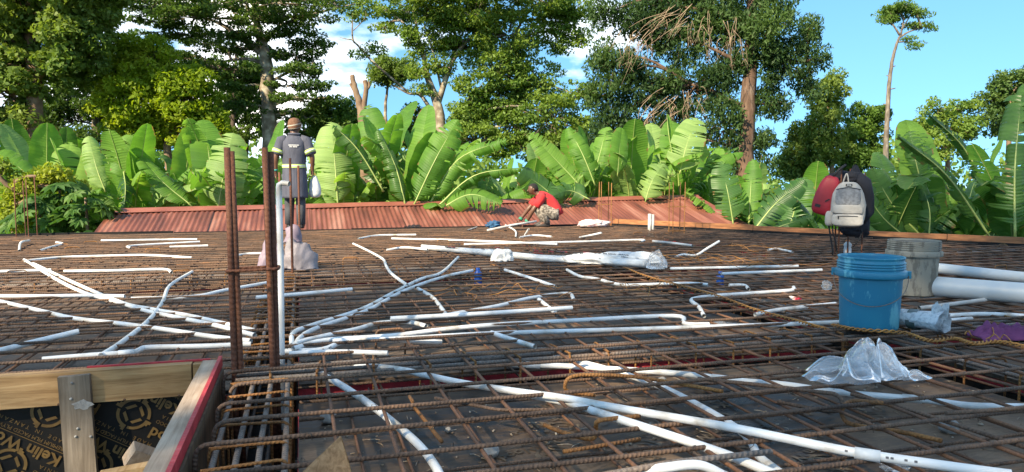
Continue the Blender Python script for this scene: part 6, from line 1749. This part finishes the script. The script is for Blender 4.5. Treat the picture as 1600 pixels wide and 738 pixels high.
tree('bushy_tree', 'round bushy tree behind the cut trunk', 27, [(525, 330, .12), (523, 240, .09), (522, 200, .06)], [(522, 190, 32, 30), (545, 172, 18, 20), (505, 210, 22, 22), (545, 205, 25, 22), (500, 180, 20, 15)], M['fol_mid'], M['bark_dark'], 20, n_leaf=10000, size=.16, clump=.38, sub=16)
tree('bushy_tree', 'dark bushy tree below the pale limbs', 30, [(660, 330, .12), (660, 240, .09), (658, 205, .06)], [(655, 200, 25, 22), (662, 228, 28, 22), (645, 175, 22, 8), (690, 235, 28, 25)], M['fol_dark'], M['bark_dark'], 22, n_leaf=8000, size=.17, clump=.40, sub=14)
t8 = tree('feathery_tree', 'huge dark feathery tree with a red-brown trunk right of the middle', 24, [(1163, 335, .36), (1164, 250, .30), (1168, 170, .25), (1173, 90, .22), (1175, 0, .17), (1176, -60, .13)],
     [(1000, 35, 55, 40), (962, 108, 40, 32), (1012, 128, 52, 42), (972, 190, 50, 38), (1060, 55, 52, 50), (1082, 140, 55, 42), (1122, 40, 50, 45), (1130, 200, 42, 45), (1202, 45, 50, 50), (1232, 105, 40, 42), (1262, 55, 24, 28), (1202, 165, 36, 34), (1192, 235, 26, 34), (1050, 200, 52, 38), (1110, 262, 36, 26), (1150, -20, 130, 35), (940, 150, 28, 20), (1140, 110, 35, 35), (1022, 235, 45, 30), (930, 225, 36, 28), (1275, 95, 22, 16), (945, 85, 25, 18), (1040, 10, 60, 30), (950, 20, 25, 20), (1265, 130, 18, 22)],
     M['fol_blue'], M['bark_red'], 23, limbs=[[(1166, 172, .14), (1135, 156, .11), (1110, 142, .08), (1080, 132, .05)], [(1172, 110, .10), (1140, 90, .07), (1100, 70, .04)], [(1172, 90, .10), (1215, 92, .06), (1260, 98, .03)], [(1174, 40, .09), (1120, 20, .06), (1060, 10, .04)], [(1060, 10, .05), (1052, -20, .06)]],
     n_leaf=64000, size=.18, up=.35, flat=1.0, droop=1.1, clump=.33, sub=30, long=3.2)
# dry hanging twigs of that tree
dry = MB(); dr_ = random.Random(9)
for cx, cy, dx, dy, n_ in ((1062, 18, -60, 50, 14), (1040, 150, -50, 50, 10), (1075, 140, 5, 60, 12), (1000, 60, -10, 50, 16), (1110, 30, 0, 70, 12), (1150, 40, 4, 60, 10)):
    for k in range(n_):
        a = (cx + dr_.uniform(-34, 22), cy + dr_.uniform(-14, 26)); dep = 24 + dr_.uniform(-2.6, -1.0)
        e = (a[0] + dx * dr_.uniform(.3, .9) + dr_.uniform(-16, 16), a[1] + dy * dr_.uniform(.3, 1.0) + dr_.uniform(-6, 12))
        m_ = ((a[0] + e[0]) / 2 + dr_.uniform(-8, 8), (a[1] + e[1]) / 2 - dr_.uniform(0, 12))
        dry.tube(smooth_path([atd(*a, dep), atd(*m_, dep), atd(*e, dep)], 3), [.011, .010, .009, .008, .006, .005, .003], 3)
        for q_ in range(3):
            f_ = dr_.uniform(.3, .9); b_ = (a[0] + (e[0] - a[0]) * f_, a[1] + (e[1] - a[1]) * f_ - 3)
            dry.tube([atd(*b_, dep), atd(b_[0] + dr_.uniform(-14, 8), b_[1] + dr_.uniform(4, 16), dep + dr_.uniform(-.3, .3))], [.006, .002], 3)
part('dry_twigs', dry, M['twig_dry'], t8)['kind'] = 'stuff'
tree('tall_thin_tree', 'tall thin bare-trunked tree with a small tuft crown on the right', 30, [(1383, 330, .125), (1384, 240, .11), (1387, 170, .092), (1391, 115, .075), (1399, 75, .058), (1408, 52, .042), (1412, 30, .02)],
     [(1395, 22, 20, 11), (1415, 10, 22, 8), (1434, 20, 16, 7), (1446, 42, 15, 5), (1425, 38, 15, 5), (1432, 72, 9, 5), (1385, 30, 10, 6), (1422, 62, 5, 3)], M['fol_mid'], M['bark_grey'], 24, limbs=[[(1404, 60, .05), (1420, 50, .035), (1440, 44, .02)], [(1406, 55, .05), (1396, 40, .035), (1386, 30, .02)], [(1408, 48, .04), (1424, 22, .02)], [(1402, 66, .035), (1418, 66, .025), (1430, 73, .012)]] + [[(x, y, .03), (x + dx, y - 2, .018)] for x, y, dx in ((1386, 190, 7), (1387, 165, -7), (1389, 140, 10), (1391, 120, -6), (1393, 105, 6), (1384, 215, -7), (1385, 202, 6))],
     n_leaf=3000, size=.17, clump=.34, sub=11, up=.5, flat=.34, droop=.5, long=3)
tree('bushy_tree', 'olive tree top seen against the sky left of the thin tree', 30, [(1300, 330, .12), (1298, 230, .09), (1292, 140, .05)], [(1298, 140, 24, 26), (1285, 195, 30, 32), (1292, 165, 26, 24), (1275, 235, 32, 28), (1308, 225, 22, 25)], M['fol_olive'], M['bark_brown'], 25, n_leaf=10500, size=.17, clump=.36, sub=15, flat=.9)
tree('bushy_tree', 'dark low tree with a bare pole beside it right of the red-brown trunk', 31, [(1269, 330, .10), (1270, 250, .10), (1271, 172, .09)], [(1248, 232, 24, 28), (1238, 255, 28, 22), (1255, 270, 30, 20), (1250, 205, 12, 10)], M['fol_dark'], M['bark_brown'], 26, n_leaf=7000, size=.17, clump=.38, sub=14)
tree('bushy_tree', 'dark green tree behind the black jacket', 31, [(1345, 330, .12), (1343, 260, .10), (1345, 210, .06)], [(1350, 185, 32, 22), (1335, 215, 26, 28), (1362, 215, 26, 26), (1350, 245, 38, 22), (1372, 180, 12, 10), (1330, 250, 22, 22)], M['fol_mid'], M['bark_dark'], 27, n_leaf=11000, size=.17, clump=.38, sub=15)
tree('bushy_tree', 'pale distant tree between the thin tree and the right edge', 42, [(1480, 330, .16), (1480, 240, .12), (1476, 180, .06)], [(1468, 170, 26, 16), (1500, 172, 26, 16), (1452, 195, 24, 14), (1515, 195, 20, 16), (1485, 205, 40, 20), (1430, 205, 22, 12), (1465, 230, 50, 20)], M['fol_mid'], M['bark_brown'], 28, n_leaf=9500, size=.22, clump=.46, sub=14)
tree('bushy_tree', 'dense distant tree at the right frame edge', 42, [(1575, 330, .18), (1576, 230, .14), (1578, 150, .08)], [(1582, 130, 28, 20), (1560, 155, 26, 22), (1592, 165, 30, 25), (1550, 180, 18, 16), (1570, 195, 30, 22), (1610, 120, 25, 20)], M['fol_blue'], M['bark_brown'], 29, n_leaf=10000, size=.22, clump=.50, sub=14)
# low shrubs at the far left
tree('flowering_shrub', 'yellow-tipped shrub at the far left corner of the deck', 13.2, [(20, 345, .03), (22, 320, .025), (24, 300, .02)], [(10, 262, 14, 18), (30, 300, 30, 18), (60, 285, 30, 18), (15, 330, 26, 24), (92, 275, 24, 14), (120, 300, 20, 14), (70, 320, 30, 20), (45, 345, 40, 16), (115, 335, 22, 18)], M['fol_yellow'], M['bark_brown'], 31, n_leaf=7000, size=.10, clump=.17, sub=12, cat='shrub', up=.5)
# lobed-leaf plants
def lobed_leaf():
    mb = MB(); pts = [Vector((0, 0, 0))]; n = 9
    for k in range(n):
        a = -2.3 + 4.6 * k / (n - 1); L_ = .22 * (1 - .30 * abs(a) / 2.3)
        d, s_ = Vector((math.cos(a), math.sin(a), 0)), Vector((-math.sin(a), math.cos(a), 0))
        o = len(mb.v)
        mb.add([Vector((0, 0, 0)), d * L_ * .35 - s_ * .030, d * L_ * .7 - s_ * .034 + Vector((0, 0, -.012)), d * L_ + Vector((0, 0, -.05)), d * L_ * .7 + s_ * .034 + Vector((0, 0, -.012)), d * L_ * .35 + s_ * .030], [(0, 1, 2, 3), (0, 3, 4, 5)])
    me = mb.mesh('leaf', False); me.materials.append(M['fol_papaya']); return me
lob = lobed_leaf()
def papaya(px, top, depth, n_, label, seed):
    r_ = random.Random(seed); b = atd(px, 340, depth); t = thing('papaya_plant', label, 'plant', (b.x, b.y, GZ), 0, 'lobed-leaf plants at the far left')
    h = atd(px, top, depth).z - GZ
    part('stem', MB().tube([(b.x, b.y, GZ - .05), (b.x + .03, b.y, GZ + h * .5), (b.x, b.y, GZ + h - .1)], [.05, .04, .02], 7), M['bark_brown'], t)
    for k in range(n_):
        a = r_.uniform(0, 6.28); z = h - r_.uniform(0, 1.0) ** 1.0 * .95; rr = r_.uniform(.15, .55) * (1.1 if z < h - .3 else .7)
        o = new_obj('leaf', lob, (), t); o.location = (math.cos(a) * rr, math.sin(a) * rr, z); o.rotation_euler = (r_.uniform(-.4, .4), r_.uniform(.1, .8), a); s_ = r_.uniform(.8, 1.5); o.scale = (s_, s_, s_)
papaya(95, 288, 12.8, 46, 'papaya-like plant with deeply lobed leaves beside the roof corner', 1)
papaya(135, 300, 12.4, 40, 'lower lobed-leaf plant touching the left end of the roof', 2)
papaya(62, 305, 12.6, 36, 'lobed-leaf plant behind the far left starter bars', 3)

# undergrowth that closes the view between the stems
rs = np.random.RandomState(77); cs_, ra_, cn = [], [], []
for k in range(420):
    px = rs.uniform(-80, 1680); d = rs.uniform(19.5, 34); p = atd(px, 300, d)
    h = rs.uniform(.0, 3.6) if d > 21 else rs.uniform(0, 2.4)
    cs_.append((p.x, p.y, GZ + h)); q = rs.uniform(.6, 1.1); ra_.append((q, q, q * .8)); cn.append(150)
v, f = leaf_cloud(cs_, ra_, np.array(cn), .26, rs, .4, .2, 1.9)
tag(new_obj('undergrowth', np_mesh('undergrowth', v, f), M['fol_mid']), 'mass of leafy undergrowth between the banana stems and the trees', 'undergrowth', kind='stuff')
cs_, ra_, cn = [], [], []
for k in range(260):
    px = rs.uniform(-150, 1750); d = rs.uniform(45, 75); p = atd(px, 300, d)
    h = rs.uniform(.0, 6.5); cs_.append((p.x, p.y, GZ + h)); q = rs.uniform(1.3, 2.2); ra_.append((q, q, q * .8)); cn.append(120)
v, f = leaf_cloud(cs_, ra_, np.array(cn), .5, rs, .4, .2, 1.7)
tag(new_obj('distant_wood', np_mesh('distant_wood', v, f), M['fol_mid']), 'far belt of trees behind everything', 'wood', kind='stuff')

# ------------------------------------------------------------------ unseen trees with thinned crowns, added behind the viewer to shade the near deck
def added_shade_tree(x, y, h, w, label, seed):
    rs_ = np.random.RandomState(seed); t = thing('added_shade_tree', label, 'tree', (x, y, GZ), 0, 'unseen trees added for shade')
    part('trunk', MB().tube([(x, y, GZ - .1), (x + .2, y, GZ + h * .4), (x, y + .2, GZ + h * .85)], [.35, .28, .12], 9), M['bark_brown'], t)
    v, f = leaf_cloud([(x, y, GZ + h * .66)], [(w, w, h * .36)], np.array([int(80 * w * h)]), .30, rs_, .4, 0, 1.6)
    new_obj('crown', np_mesh('crown', v - np.array((x, y, GZ)), f), M['fol_mid'], t)
SH = Vector((to_sun.x, to_sun.y, 0)).normalized(); SP = Vector((-SH.y, SH.x, 0))
for k, (along, lat, h, w) in enumerate(((19, -2.0, 28, 3.2), (20, 2.0, 29, 3.4), (19, 6.0, 28, 3.2), (22, 9.5, 28, 3.4))):
    p = SH * along + SP * lat
    added_shade_tree(p.x, p.y, h, w, 'unseen tree added behind the viewer to shade the near deck', 100 + k)
